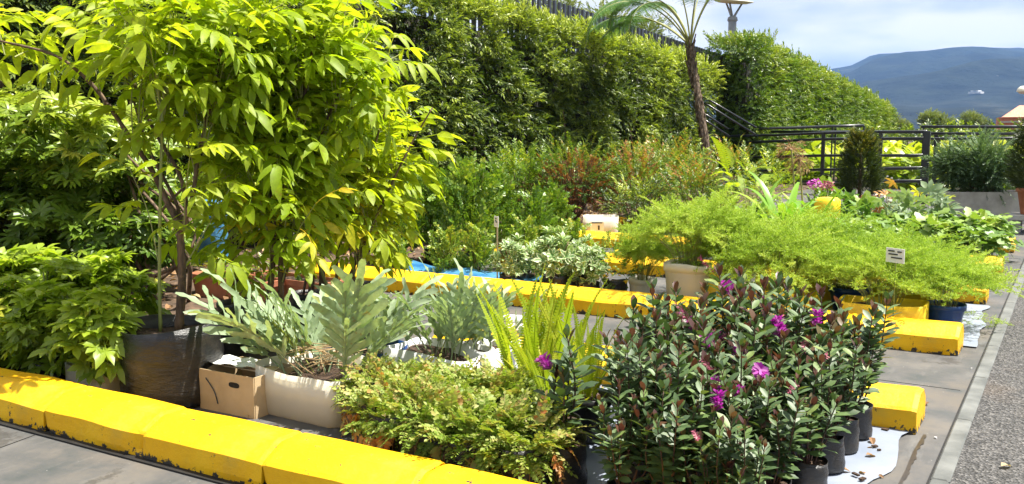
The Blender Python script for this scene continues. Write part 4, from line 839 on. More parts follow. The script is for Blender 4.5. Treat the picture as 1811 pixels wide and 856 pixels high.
for (x, y, i, nx, j) in spots:
    k = flow.get((j, i), [0, 2, 1][(i + j) % 3]); sc = (.74, .80, .86, .91, .95, .98)[j] * U(.95, 1.05)
    if i == nx - 1: sc *= .90
    if j >= 4 and i < 2: sc *= (.78, .90)[i]; x += (.08, .03)[i]
    mid_ = 0 < i < nx - 1 and 0 < j < 5 and k < 3
    grp = 'dark flowering shrubs packed in black bags'
    lb = 'dark-leaved shrub without flowers inside the packed block of black bags' if mid_ else ('dark-leaved shrub, %s row of the block, %s' % (rowsn[j], 'at its left edge' if i == 0 else 'at its right edge' if i == nx - 1 else ordn[i] + ' from the left')) + (' with magenta flower spikes' if k >= 3 else '')
    if k not in used: used.add(k); r_ = HB[k]; r_.location = (x, y, .01); r_.scale = (sc,) * 3; r_['label'] = lb; r_['group'] = grp
    else: dup(HB[k], lb, (x, y, .01), U(0, 6.28) if k < 3 else U(-1., 1.), sc, grp)
assert len(used) == 6

# ------------------------------------------------------------------ feathery asparagus ferns
def aspara(name, lb, loc, rad, h, N, pot, seed, sz=.21, rb=.5):
    t = thing(name, lb, 'fern', loc, group='feathery ferns')
    if pot == 'bucket':
        g = Geo(); lathe(g, [(.12, 0), (.125, .01), (.15, .28), (.152, .29), (.16, .292), (.163, .34), (.157, .342), (.145, .28)], 34, top=.012, seed=2); obj('bucket', g, M['milky'], t); z0 = .31
        g = Geo(); disc(g, .145, .30, 20, bump=.01); obj('soil', g, M['soil'], t.children[0] if t.children else t)
    elif pot == 'can':
        b_ = trough(t, .50, .26, .20, 'yplastic', 'can', seed, 6., cut=.015, soilz=.75); g = Geo(); tube(g, [(.245, -.07, .05), (.285, -.07, .05)], .030, 14); obj('cap', g, M['red'], t); z0 = .16
        for q in range(3): g = Geo(); box(g, (-.12 + .12 * q, -.132, .10), (.06, .006, .10), bev=.002); obj('rib', g, M['yplastic'], b_)
    elif pot == 'blue': round_pot(t, .12, .18, 'blue'); z0 = .16
    else: bag(t, .13, .2, seed); z0 = .17
    g = Geo(); NC = 13; ca = np.arange(NC) * 2.4; cu = np.sqrt((np.arange(NC) + .5) / NC); cc = np.stack([np.cos(ca) * cu * rad[0] * .72, np.sin(ca) * cu * rad[1] * .72 + .09, z0 + (h - z0) * ((.66 - .22 * cu ** 2) if pot == 'bucket' else (.64 - .36 * cu ** 2)) * U(.8, 1.1, NC)], -1)
    w = rng.integers(0, NC, N); q = rdir(N); q[:, 2] = np.abs(q[:, 2]) * .9 - .15; sp_ = np.array([rad[0], rad[1], h - z0]) * .20; end = cc[w] + q * sp_ * U(.2, 1, N)[:, None]; base = np.stack([end[:, 0] * .3, end[:, 1] * .3, np.full(N, z0)], -1); end = end - base
    outd = np.stack([cc[w][:, 0] / rad[0], cc[w][:, 1] / rad[1], np.zeros(N)], -1); Dv = nrm(outd * .8 + q * .9 + [0, 0, .35])
    pick(g, AP, base + end, frames(Dv, (0, 0, 1), U(-.5, .5, N)), sz * U(.5, 1.15, N), np.clip(rb + .10 * wav(base + end, 14, seed) + rng.normal(size=NC)[w] * .13 + U(-.12, .12, N), 0, 1), .25)
    obj('foliage', g, M['aspara'], t)
    gs = Geo()
    for k in range(0, N, 4): tube(gs, smooth_path([base[k], base[k] * .7 + (base[k] + end[k]) * .3 + [0, 0, .05], base[k] + end[k]], 4), .0016, 3, .6, cap=False)
    obj('stem', gs, M['green_stem'], t); return t
A1 = aspara('asparagus_fern', 'feathery fern overflowing the tall white bucket at the left of its kind', (ATX(1214, 5.88), 5.88, 0), (.38, .30), .78, 380, 'bucket', 1)
A2 = aspara('asparagus_fern', 'feathery fern in a cut yellow can right of the white bucket', (ATX(1375, 5.92), 5.92, 0), (.43, .33), .70, 330, 'can', 2)
A3 = aspara('asparagus_fern', 'feathery fern in the cut yellow can with a red cap', (ATX(1560, 5.90), 5.90, 0), (.43, .33), .58, 330, 'can', 3)
A4 = aspara('asparagus_fern', 'feathery fern sprawling from a blue pot at the pavement edge', (ATX(1668, 6.1), 6.1, 0), (.29, .33), .44, 240, 'blue', 4)
dup(A2, 'feathery fern in a partly hidden yellow can next to the white bucket', (ATX(1295, 6.02), 6.04, 0), .1, (.9, .95, 1.05), 'feathery ferns')
dup(A3, 'feathery fern in the second line behind the red-capped can', (ATX(1600, 6.55), 6.6, 0), 2.9, 1., 'feathery ferns')
dup(A1, 'tall feathery fern in the second line right of the white bucket', (ATX(1300, 6.7), 6.75, 0), 2., (.95, .95, .74), 'feathery ferns')
dup(A2, 'feathery fern in the middle of the second line', (ATX(1440, 6.55), 6.6, 0), 3.3, 1.05, 'feathery ferns')
dup(A4, 'feathery fern low at the right end of the second line', (ATX(1655, 6.9), 6.9, 0), 3., 1., 'feathery ferns')
dup(A4, 'feathery fern between the two lines near the handwritten tag', (ATX(1500, 6.35), 6.35, 0), 1.3, 1.1, 'feathery ferns')
dup(A1, 'feathery fern hanging low over the kerb left of the white bucket', (ATX(1135, 6.2), 6.2, -.12), 4., (.62, .62, .82), 'feathery ferns')
# strand creeping onto the pavement
g = Geo(); x, y = G(1735, 572); N = 12; P = np.stack([x + U(-.12, .12, N), y + U(-.2, .2, N), U(.02, .05, N)], -1); pick(g, AP, P, frames(nrm(rdir(N) * [1, 1, .2]), (0, 0, 1)), .14, .6); tag(obj('fern_strand', g, M['aspara']), 'loose feathery strand lying on the pavement right of the middle kerb row', 'plant strand')
# tags
def tagcard(name, lb, loc, w, h, z, stake, lines, rz=-.5):
    t = thing(name, lb, 'sign', loc, rz); g = Geo(); box(g, (0, 0, z), (w, .004, h)); obj('card', g, M['paper'], t, False)
    if stake: g = Geo(); w_ = .006 if stake == 'thin' else .018; box(g, (0, .008, z * .5 - .02), (w_, .005, z), bev=.001); obj('stake', g, M['green_stem' if stake == 'thin' else 'wood'], t, False)
    g = Geo()
    for (lx, lz, lw) in lines: box(g, (lx * w, -.004, z + lz * h), (lw * w, .002, h * .09))
    obj('writing', g, M['print'], t, False); return t
tagcard('plant_tag', 'white tag on a pale wooden stake among the small shrubs', (ATX(878, 5.95), 5.95, 0), .065, .085, ZAT(ATX(878, 5.95), 5.95, 392), True, [(0, .3, .3), (-.05, .12, .25), (.1, -.02, .4)])
q = A3; tagcard('plant_tag', 'white handwritten tag resting on the feathery ferns', (ATX(1576, 5.72), 5.72, 0), .125, .085, ZAT(ATX(1576, 5.72), 5.72, 452), 'thin', [(-.2, .3, .35), (.25, .28, .25), (-.1, .08, .5), (.1, -.15, .6)])

# ------------------------------------------------------------------ shrubs behind the middle row
def upright_shrub(name, seed, H_, r, N, tps, mt, leafs, pot=.09, poth=.16, rb=.45, rt=.25, stemN=7, conical=False):
    t = thing(name, '-', 'shrub', (0, 0, 0)); bag(t, pot, poth, seed); g = Geo()
    u = U(.12, 1, N); a = U(0, 6.28, N); prof = np.sqrt(np.clip(1 - u ** 2.4, 0, 1)) if not conical else (1 - u) ** .7 + .05
    rr = np.sqrt(U(.1, 1, N)) * prof * r; lob = 1 + .35 * np.sin(a * 3 + seed) * u; P = np.stack([np.cos(a) * rr * lob, np.sin(a) * rr * lob, poth * .9 + (H_ - poth) * u * (1 - .15 * np.abs(np.sin(a * 2 + seed)))], -1)
    D = np.stack([np.cos(a) * .6, np.sin(a) * .6, U(.4, 1.3, N)], -1) + rdir(N) * .55; pick(g, tps, P - nrm(D) * leafs * .5, frames(D, (1, .2, .1), U(-3, 3, N)), leafs * U(.7, 1.2, N), np.clip(rb + rt * (u - .5) + .15 * wav(P, 12, seed) + U(-.1, .1, N), 0, 1), .3)
    obj('foliage', g, M[mt], t); gs = Geo()
    for k in range(stemN): aa = k * 2.4; tube(gs, smooth_path([(math.cos(aa) * .02, math.sin(aa) * .02, poth * .8), (math.cos(aa) * r * .3, math.sin(aa) * r * .3, H_ * .5), (math.cos(aa) * r * .6, math.sin(aa) * r * .6, H_ * .9)], 4), np.linspace(.006, .002, 9), 4)
    obj('stem', gs, M['bark'], t); return t
bxp = [upright_shrub('small_leaf_shrub', 301, 1.0, .30, 260, BT, 'box', .24), upright_shrub('small_leaf_shrub', 302, .8, .20, 130, BT, 'box', .22, rb=.62), upright_shrub('small_leaf_shrub', 303, .95, .26, 200, BT, 'box', .24, rb=.4)]
seen = {}
def place(protos, k, px, Y, top, lb, grp, z=0., rz=None, H0=1.0, xs_=1.):
    x = ATX(px, Y, z); h = ZAT(x, Y, top) - z; p = protos[k]; sc = h / H0
    loc = (x, Y, z); s3 = (sc ** .6 * xs_, sc ** .6 * xs_, sc); rz_ = U(0, 6.28) if rz is None else rz
    if id(p) not in seen: seen[id(p)] = 1; p.location = loc; p.scale = s3; p['label'] = lb; p.rotation_euler = (0, 0, rz_); p['group'] = grp
    else: dup(p, lb, loc, rz_, s3, grp)
gr = 'small-leaved green shrubs behind the middle kerb row'
for (k, px, Y, top, lb) in [(0, 700, 6.5, 330, 'dark small-leaved shrub just right of the elder branches'), (2, 765, 6.9, 300, 'tall bright small-leaved shrub in front of the hedge'), (0, 830, 6.8, 285, 'dense small-leaved shrub with upright shoots left of the wooden stake'), (2, 880, 7.4, 300, 'small-leaved shrub behind the wooden stake and tag'), (1, 845, 6.2, 395, 'narrow yellow-green small-leaved shrub in front, just left of the stake'), (1, 700, 6.05, 420, 'low yellow-green small-leaved shrub behind the blue sheet'), (2, 945, 7.1, 340, 'small-leaved shrub behind the variegated plants'), (0, 740, 7.8, 290, 'small-leaved shrub in the back line against the hedge'), (2, 980, 7.9, 330, 'small-leaved shrub behind and left of the reddish bush'), (1, 925, 6.55, 385, 'small narrow shrub rising between the two variegated plants'), (0, 645, 7.2, 320, 'small-leaved shrub half hidden by the elder branches'), (1, 790, 6.15, 400, 'narrow light green shrub behind the middle kerb row'), (2, 660, 8.6, 280, 'tall small-leaved shrub deep in the shade beside the elder'), (1, 1010, 7.0, 390, 'small loose shrub left of the milky box')]:
    place(bxp, k, px, Y, top, lb, gr, H0=(1.0, .8, .95)[k], xs_=.92)
# variegated plants
def varieg(seed, rr=.15, H_=.42):
    t = thing('variegated_shrub', '-', 'shrub', (0, 0, 0)); bag(t, .085, .15, seed); g = Geo(); N = 46; d = rdir(N); P = np.array([0, 0, H_ * .66]) + d * np.array([rr, rr, H_ * .36]) * U(.5, 1, N)[:, None]; D = d + np.array([0, 0, .7]); pick(g, RO, P, frames(D, (.3, 1, .2)), U(.05, .075, N), U(.2, .9, N), .3); obj('foliage', g, M['varieg'], t)
    gs = Geo()
    for k in range(5): tube(gs, smooth_path([(0, 0, .12), (math.cos(k * 2.4) * .04, math.sin(k * 2.4) * .04, .25), (math.cos(k * 2.4) * .09, math.sin(k * 2.4) * .09, .35)], 4), .004, 4)
    obj('stem', gs, M['bark'], t); return t
vp = [varieg(401), varieg(402)]
for (k, px, Y, top, lb) in [(0, 905, 5.92, 425, 'pale cream-edged plant below the wooden stake'), (1, 985, 5.92, 410, 'largest cream-edged plant, in the middle of its line'), (0, 950, 6.2, 430, 'cream-edged plant between and behind the two front ones'), (1, 1040, 5.98, 440, 'cream-edged plant at the right end of its line beside the feathery ferns'), (0, 1030, 6.3, 425, 'cream-edged plant in the second line in front of the milky box')]:
    place(vp, k, px, Y, top, lb, 'cream-edged variegated plants', H0=.42, xs_=1.1)
# low mixed green plants right of them, with yellow flowers
t = thing('yellow_flower_plant', 'low green plant dotted with small yellow flowers left of the white bucket', 'flower plant', (ATX(1088, 6.1), 6.1, 0)); bag(t, .09, .14, 77); g = Geo(); blob_leaves(g, BT, [((0, 0, .24), (.15, .13, .13), 70)], .12, .7, rbase=.5); obj('foliage', g, M['box'], t)
g = Geo(); N = 34; P = np.array([.02, -.02, .26]) + rdir(N) * [.15, .14, .13]; scatter(g, leaf(.9, 0, .2), P, frames(rdir(N), (0, 0, 1)), .035, 1.); 
m = leafmat('yellow_petal', [(0, (.75, .45, .01)), (1, (.85, .55, .02))], .6, .3); obj('flowers', g, m, t)
# milky box with a label behind the fourth row
t = thing('milky_box', 'pale square plastic tub with a small printed label behind the fourth kerb row', 'tub', (ATX(1062, 9.35), 9.35, 0), .45); trough(t, .40, .36, .30, 'milky', 'tub', 4, cut=.004); g = Geo(); box(g, (-.04, -.183, .19), (.15, .003, .11)); obj('paper_label', g, M['paper'], t, False)
g = Geo(); box(g, (-.04, -.186, .235), (.12, .002, .012)); box(g, (-.02, -.186, .18), (.02, .002, .05)); obj('print', g, M['print'], t, False)
# larger bushes in front of the hedge
def bush(name, lb, px, Y, top, rpx, mts, N, tps, size, grp=None, base=0., stemsN=9, rb=.45, rt=.3, pot=None, cat='bush', dY=None, **kw):
    x = ATX(px, Y); h = ZAT(x, Y, top); f = (-x * _s + Y * _c) / F_PX; rad = rpx * f; t = thing(name, lb, cat, (x, Y, base), 0, grp); z0 = .12
    if pot: bag(t, pot, .22, int(px)); z0 = .2
    for j, (mt, fr, zc) in enumerate(mts):
        g = Geo(); c = np.array([0, 0, z0 + (h - z0) * zc]); blob_leaves(g, tps, [(c, (rad, dY or rad * .8, (h - z0) * min(zc, 1 - zc) * 1.05), int(N * fr))], size, .6, rbase=rb, rtop=rt, shell=.5, **kw); obj('foliage' if j == 0 else 'dry_foliage', g, M[mt], t)
    gs = Geo()
    for k in range(stemsN): a = k * 2.4; q = math.sqrt((k + .5) / stemsN) * rad * .8; tube(gs, smooth_path([(math.cos(a) * .05, math.sin(a) * .05, .1), (math.cos(a) * q * .6, math.sin(a) * q * .6, h * .45), (math.cos(a) * q, math.sin(a) * q, h * .85)], 4), np.linspace(.012, .003, 9), 4, cap=False)
    obj('stem', gs, M['bark'], t); return t
g2 = 'bushes standing in front of the tall hedge'
bush('mixed_bush', 'green bush with bare brown twigs and reddish dead leaves in its middle', 1010, 10.2, 262, 75, [('shrub', .5, .66), ('rust', .5, .40)], 560, ST, .17, g2, stemsN=70, rb=.30)
bush('mixed_bush', 'bush with a patch of rusty orange dead leaves left of the tree fern', 1120, 10.8, 270, 62, [('shrub', .75, .6), ('rust', .30, .45)], 520, ST, .17, g2, rb=.4)
bush('mixed_bush', 'olive green bush at the foot of the tree fern', 1185, 12.2, 258, 60, [('shrub', 1, .55)], 420, ST, .20, g2, rb=.5)
bush('mixed_bush', 'green bush between the hedge and the small-leaved shrubs', 920, 10.0, 280, 60, [('box', 1, .55)], 330, ST, .20, g2, rb=.3)
bush('mixed_bush', 'dark green low bush behind the milky tub', 1130, 9.9, 330, 48, [('hedge', 1, .5)], 220, ST, .18, g2, rb=.4)
bush('mixed_bush', 'small brown-green bush left of the feathery ferns', 1225, 10.4, 290, 48, [('shrub', .9, .5), ('rust', .1, .6)], 260, ST, .18, g2, rb=.45)
bush('mixed_bush', 'dark bush in the shade at the foot of the hedge behind the elders', 560, 7.0, 330, 60, [('hedge', 1, .5)], 260, ST, .2, g2, rb=.3)
bush('mixed_bush', 'shaded bush far left at the foot of the hedge', 330, 5.6, 330, 60, [('scheff', 1, .5)], 200, ST, .2, g2, rb=.2)

# ------------------------------------------------------------------ tree fern
Yt = 14.6; xt = ATX(1276, Yt); t = thing('tree_fern', 'tall tree fern with a leaning brown trunk in a large black pot', 'tree fern', (xt, Yt, 0)); b = np.array([xt, Yt, 0])
P = smooth_path([WP(1258, 330, Yt), WP(1250, 270, Yt), WP(1241, 210, Yt), WP(1231, 150, Yt), WP(1221, 82, Yt)], 8) - b
g = Geo(); tube(g, P, np.linspace(.070, .050, len(P)) * (1 + .07 * np.sin(np.arange(len(P)) * 1.9)), 12); N = 500; k = rng.integers(0, len(P) - 1, N); a = U(0, 6.28, N)
pp = P[k] + (P[k + 1] - P[k]) * U(0, 1, N)[:, None] + np.stack([np.cos(a), np.sin(a), a * 0], -1) * .062; scatter(g, leaf(.5, 0, .3), pp, frames(np.stack([np.cos(a) * .35, np.sin(a) * .35, -np.ones(N)], -1), (0, 0, 1)), U(.05, .11, N), .5)
obj('trunk', g, M['barkgrey'], t); g = Geo(); N = 260; a = U(0, 6.28, N); rr = U(0, 1, N); pp = np.stack([P[0][0] + np.cos(a) * rr * .22, np.sin(a) * rr * .22, .34 + (1 - rr) * .35 * U(.5, 1, N)], -1); scatter(g, leaf(.3, 0, .3), pp, frames(rdir(N) * [1, 1, .4] + [0, 0, -.5], (0, 0, 1)), .12, .4); obj('root_mass', g, M['bark'], t)
round_pot(t, .30, .44); g = Geo(); top = P[-1]
def fern_frond_geo(Lf, az, el0, sag, seed, npn=34, pl=.38):
    q = np.random.default_rng(seed); n = 26; pts = [np.zeros(3)]; el = el0; pinna = PIN
    for i in range(n): el -= sag * (i / n + .25) / n * 2; pts.append(pts[-1] + np.array([math.cos(az) * math.cos(el), math.sin(az) * math.cos(el), math.sin(el)]) * Lf / n)
    pts = np.array(pts); gg = Geo(); tube(gg, pts, np.linspace(.016, .004, len(pts)), 5, .8, m=1, cap=False); side = np.array([-math.sin(az), math.cos(az), 0.])
    for i in range(npn):
        u = .36 + .63 * i / npn; j = u * n; j0 = min(n - 1, int(j)); p = pts[j0] + (pts[min(n, j0 + 1)] - pts[j0]) * (j - j0); ax = nrm(pts[min(n, j0 + 1)] - pts[max(0, j0 - 1)]); w = math.sin(min(1, (u - .33) / .25) * 1.57) * (1 - max(0, u - .55) / .45 * .85)
        for sd in (-1, 1): one(gg, pinna[q.integers(0, 3)], p, side * sd + ax * .35 + np.array([0, 0, -.25 + q.uniform(-.1, .1)]), (0, 0, 1), pl * max(.15, w), q.uniform(.3, .6), 0, .2)
    return gg
PIN = [comb_frond(500 + i, 15, .14, .25, .40, .02) for i in range(3)]
to_cam = YAW + math.pi  # azimuths are measured in the ground plane
imr = np.array([_c, _s]); imf = np.array([-_s, _c])
def az_of(r_, f_): v = imr * r_ + imf * f_; return math.atan2(v[1], v[0])
for k, (r_, f_, el, sag, Lf) in enumerate([(-1, -.35, .95, 1.7, 2.5), (-1, .1, 1.15, 2.0, 2.5), (-1, -.8, 1.1, 2.1, 2.2), (-1, .35, .8, 1.5, 2.4), (-.9, -.2, 1.3, 2.3, 2.3), (-.5, .8, 1.2, 1.5, 2.0), (.4, .9, 1.3, 1.2, 2.0), (1, .2, 1.38, 1.0, 2.0), (.9, -.5, 1.36, 1.1, 2.0), (0, -1, 1.38, 1.4, 1.9), (-1, .5, .85, 1.7, 2.2), (-.6, -.6, 1.4, .9, 1.9)]):
    o = obj('frond', fern_frond_geo(Lf, az_of(r_, f_), el, sag, 900 + k), [M['treefern'], M['green_stem']], t); o.location = tuple(top)
# frond stubs under the crown
g = Geo()
for k in range(16): a = k * 2.4; q = top - [0, 0, .04 + .03 * k]; tube(g, [q, q + [math.cos(a) * .05, math.sin(a) * .05, .10], q + [math.cos(a) * .09, math.sin(a) * .09, .24]], [.02, .016, .01], 5)
obj('frond_stub', g, M['bark'], t)

# ------------------------------------------------------------------ strap leaves, dried flower heads and the mixed plants of the middle
def strap_plant(seed, N=22, L=.6, w=.05, pot=.11):
    t = thing('strap_leaf_plant', '-', 'plant', (0, 0, 0)); bag(t, pot, .2, seed)
    for k in range(N):
        a = U(0, 6.28); el = U(.75, 1.4); ll = L * U(.6, 1.1); n = 9; sag = U(.6, 2.0); pts = [np.array([math.cos(a) * .02, math.sin(a) * .02, .16])]; e_ = el
        for i in range(n): e_ -= sag / n * (i / n + .2) * 1.6; pts.append(pts[-1] + np.array([math.cos(a) * math.cos(e_), math.sin(a) * math.cos(e_), math.sin(e_)]) * ll / n)
        pts = np.array(pts); sd = np.array([-math.sin(a), math.cos(a), 0]); ww = w / 2 * np.sin(np.linspace(.55, 3.0, n + 1)) ** .6; up = np.array([0, 0, 1.]) * .25
        V = np.concatenate([pts + sd * ww[:, None] + up * ww[:, None], pts, pts - sd * ww[:, None] + up * ww[:, None]]); m_ = n + 1
        g = Geo(); g.add(V, [(i, m_ + i, m_ + i + 1, i + 1) for i in range(n)] + [(m_ + i, 2 * m_ + i, 2 * m_ + i + 1, m_ + i + 1) for i in range(n)], None, U(.3, .85)); obj('leaf', g, M['strap'], t)
    return t
sp = [strap_plant(601), strap_plant(602, 20, .55)]
for (k, px, Y, sc, lb) in [(0, 1385, 7.9, 1.35, 'large strap-leaved plant with arching leaves behind the feathery ferns'), (1, 1322, 8.1, 1.2, 'strap-leaved plant left of the largest one near the tree fern pot'), (1, 1432, 8.4, 1.1, 'small strap-leaved plant behind and right of the largest one'), (0, 1300, 7.9, .7, 'low strap-leaved plant just behind the second line of feathery ferns')]:
    loc = (ATX(px, Y), Y, 0)
    if k not in seen: seen[k] = 1; sp[k].location = loc; sp[k].scale = (sc,) * 3; sp[k]['label'] = lb; sp[k]['group'] = 'strap-leaved plants'
    else: dup(sp[k], lb, loc, U(0, 6), sc, 'strap-leaved plants')
for k, (px, top, lb) in enumerate([(1393, 262, 'dried round flower head on a tall pale stalk, left one'), (1407, 280, 'dried drooping flower head on a tall pale stalk, right one')]):
    Y = 9.2; x = ATX(px, Y); h = ZAT(x, Y, top); t = thing('dried_flower', lb, 'flower', (x, Y, 0), 0, 'dried flower heads'); g = Geo(); tube(g, smooth_path([(.03, 0, .05), (.05, 0, h * .5), (0, 0, h)], 6), .010, 6, .8); obj('stalk', g, M['green_stem'], t)
    g = Geo(); N = 60; d = rdir(N); d[:, 2] = d[:, 2] * .6 - .35 * k - .15; d = nrm(d)
    for q in d: tube(g, [(0, 0, h), np.array([0, 0, h]) + q * .09, np.array([0, 0, h - .02]) + q * .13], .0018, 3, .5, cap=False)
    scatter(g, leaf(.4, 0, .3), np.array([0, 0, h - .02]) + d * .12, frames(d + [0, 0, -.6], (1, 0, 0)), .045, U(.3, 1, N)); obj('flower_head', g, M['dry'], t)
def small_thing_plant(name, lb, px, Y, top, rpx, tps, mt, N, size, cat='plant', grp=None, pot=.09, **kw):
    x = ATX(px, Y); h = max(.12, ZAT(x, Y, top)); f = (-x * _s + Y * _c) / F_PX; t = thing(name, lb, cat, (x, Y, 0), 0, grp); bag(t, pot, min(.16, h * .5), int(px)); g = Geo(); zc = h * .62; blob_leaves(g, tps, [((0, 0, zc), (rpx * f, rpx * f * .9, h - zc), N)], size, .6, **kw); obj('foliage', g, M[mt], t)
    gs = Geo()
    for k in range(5): tube(gs, smooth_path([(0, 0, .08), (math.cos(k * 2.4) * .03, math.sin(k * 2.4) * .03, h * .4), (math.cos(k * 2.4) * rpx * f * .5, math.sin(k * 2.4) * rpx * f * .5, h * .75)], 4), .004, 4, cap=False)
    obj('stem', gs, M['green_stem'], t); return t
small_thing_plant('fan_fern', 'arching pale fern with drooping tips left of the dried flower heads', 1325, 10.6, 285, 50, [comb_frond(70 + i, 18, .13, .7) for i in range(3)], 'sword', 26, .42, 'fern', rbase=.3)
small_thing_plant('mixed_plant', 'leafy bright plant with reddish leaves right of the tree fern trunk', 1300, 11.6, 268, 50, ST, 'shrub', 160, .2, rbase=.55)
small_thing_plant('mixed_plant', 'pale green leafy plant beside the arching fern', 1350, 11.4, 285, 42, ST, 'broad', 90, .2, rbase=.4)
small_thing_plant('lobed_leaf_plant', 'low plant with big silvery lobed leaves in the middle of the display', 1610, 10.2, 350, 50, PL, 'bluefern', 50, .20, grp='lobed-leaf plants', rbase=.15, rtop=.1)
small_thing_plant('lobed_leaf_plant', 'low plant with orange-yellow lobed leaves by the railing post', 1575, 12.0, 326, 20, PL, 'shrub', 22, .15, grp='lobed-leaf plants', rbase=.9)
small_thing_plant('lobed_leaf_plant', 'yellow-green lobed plant in front of the concrete planter', 1645, 12.6, 338, 22, PL, 'broad', 22, .17, grp='lobed-leaf plants', rbase=.7)
small_thing_plant('round_leaf_plant', 'low round-leaved plant beside the yellow block in the middle', 1525, 10.6, 352, 34, IV, 'ivy', 90, .10, grp='round-leaved plants')
small_thing_plant('round_leaf_plant', 'low round-leaved plant with pink flowers left of the cypress pot', 1455, 11.5, 325, 26, IV, 'ivy', 70, .10, grp='round-leaved plants')
small_thing_plant('round_leaf_plant', 'low dark round-leaved plant right of the pink flowers', 1492, 11.2, 338, 28, IV, 'ivy', 80, .10, grp='round-leaved plants', rbase=.3)
for k, (px, Y, py, lb, mt) in enumerate([(1438, 11.4, 325, 'pale pink flower cluster left of the small cypress', 'flower'), (1460, 11.3, 328, 'rose red flower cluster left of the small cypress', 'budcone')]):
    x = ATX(px, Y); z = ZAT(x, Y, py); g = Geo(); N = 90; scatter(g, leaf(.9, 0, .3), rdir(N) * [.075, .075, .05], frames(rdir(N), (0, 0, 1)), .035, U(.5, 1, N)); t = thing('pink_flowers', lb, 'flowers', (x, Y, z), 0); obj('petals', g, M[mt], t); g = Geo(); tube(g, [(0, 0, -z), (0, .02, -z / 2), (0, 0, 0)], .008, 4); obj('stalk', g, M['green_stem'], t)
# ivy
def ivy(seed, N=260, rx=.30, h=.34):
    t = thing('ivy_plant', '-', 'ivy', (0, 0, 0)); bag(t, .11, .19, seed); g = Geo(); d = rdir(N); d[:, 2] = np.where(d[:, 2] < -.3, -d[:, 2], d[:, 2]); P = np.array([0, 0, .19]) + d * [rx, rx * .9, h - .19] * U(.6, 1.1, N)[:, None]; D = nrm(d * [1, 1, .3] + rdir(N) * .5 + [0, 0, -.2]); pick(g, IV, P, frames(D, nrm(d + [0, 0, .8]), U(-.3, .3, N)), U(.055, .10, N), np.clip(.4 + .25 * d[:, 2] + .2 * wav(P, 12, seed) + U(-.15, .15, N), 0, 1), .2); obj('foliage', g, M['ivy'], t)
    g = Geo()
    for k in range(7): a = k * 2.4; tube(g, smooth_path([(math.cos(a) * .05, math.sin(a) * .05, .16), (math.cos(a) * .2, math.sin(a) * .2, .24), (math.cos(a) * .32, math.sin(a) * .3, .10)], 4), .002, 3, cap=False)
    obj('runner', g, M['green_stem'], t); return t
iv = [ivy(701), ivy(702, 240, .28, .38)]
pos_words = ['far left', 'left', 'left of centre', 'centre', 'right of centre', 'right', 'far right', 'very end']
for rI, (Y, x0, x1, nI, w) in enumerate([(9.35, -2.1, -.78, 5, 'front'), (9.95, -2.4, -.80, 5, 'second'), (10.9, -2.4, -.85, 5, 'third'), (11.9, -3.4, -2.4, 3, 'back'), (7.75, -2.6, -1.4, 3, 'nearest')]):
    for i in range(nI):
        x = x0 + (x1 - x0) * i / (nI - 1) + U(-.05, .05); k = (rI + i) % 2; lb = 'bagged green ivy, %s ivy row, %s' % (w, ordn[i] + ' from left' if i < nI - 1 else 'right end'); loc = (x, Y + U(-.06, .06), 0); key = 'iv%d' % k
        if key not in seen: seen[key] = 1; iv[k].location = loc; iv[k]['label'] = lb; iv[k]['group'] = 'ivy plants in black bags'
        else: dup(iv[k], lb, loc, U(0, 6), U(.95, 1.3) * (.85 if Y > 10.5 else 1), 'ivy plants in black bags')
# yellow block lying in the middle
t = obj('yellow_block', Geo().put((lambda q: (box(q, (0, 0, .0), (.22, .26, .22), bev=.03), q)[1])(Geo())), M['yplastic']); t.location = (ATX(1460, 9.7), 9.7, .46); tag(t, 'single yellow block standing up among the plants by the strap leaves', 'block')
g = Geo(); box(g, (0, 0, 0), (.30, .34, .34), bev=.02); o = obj('base', g, M['concrete']); o.location = (ATX(1460, 9.7), 9.7, .175); tag(o, 'pale concrete base under the single yellow block among the plants', 'base')
g = Geo(); box(g, (0, 0, .1), (.9, .5, .2), bev=.02); o = obj('stone_trough', g, M['concrete']); o.location = (ATX(1500, 10.9), 10.9, 0); tag(o, 'low pale stone trough behind the round-leaved plants', 'trough')

# ------------------------------------------------------------------ conifers at the back
t = thing('small_cypress', 'small dark cypress with golden tips in a terracotta pot before the railing', 'tree', (ATX(1518, 14.2), 14.2, 0)); Y = 14.2; x = ATX(1518, Y); h = ZAT(x, Y, 238)
g = Geo(); N = 1100; u = U(0.0, 1, N); a = U(0, 6.28, N); rr = .225 * (1 - u ** 2.2) ** .6 * np.sqrt(U(.2, 1, N)) * (1 + .2 * np.sin(a * 3 + u * 9)); z0 = .32; P = np.stack([np.cos(a) * rr, np.sin(a) * rr, z0 + (h - z0) * u * .97], -1); D = np.stack([np.cos(a) * .8, np.sin(a) * .8, U(.5, 1.2, N)], -1); pick(g, ST, P, frames(D, (0, 0, 1), U(-2, 2, N)), .15 * U(.7, 1.2, N), np.clip(.25 + .5 * (u > .65) * U(0, 1.3, N) + U(-.15, .15, N), 0, 1), .15); obj('foliage', g, M['thuja'], t)
g = Geo(); tube(g, [(0, 0, .2), (0, 0, .6), (0, 0, h * .8)], [.03, .025, .01], 6); obj('trunk', g, M['bark'], t)
g = Geo(); lathe(g, [(.15, 0), (.22, .26), (.245, .262), (.25, .32), (.22, .32), (.2, .26)], 28); obj('pot', g, M['terra'], t)
Y = 14.2; x = ATX(1735, Y); t = thing('concrete_planter', 'long weathered pale concrete planter holding the grey-green juniper', 'planter', (x, Y, 0), .52); g = Geo(); lathe(g, [(.93, 0), (.95, .02), (1, .43), (1, .44), (.93, .44), (.9, .25)], 48, .60, .24, 12); obj('planter', g, M['concrete'], t, False); g = Geo(); disc(g, .93, .37, 48, .58, .24, 12, bump=.01); obj('soil', g, M['soil'], t)
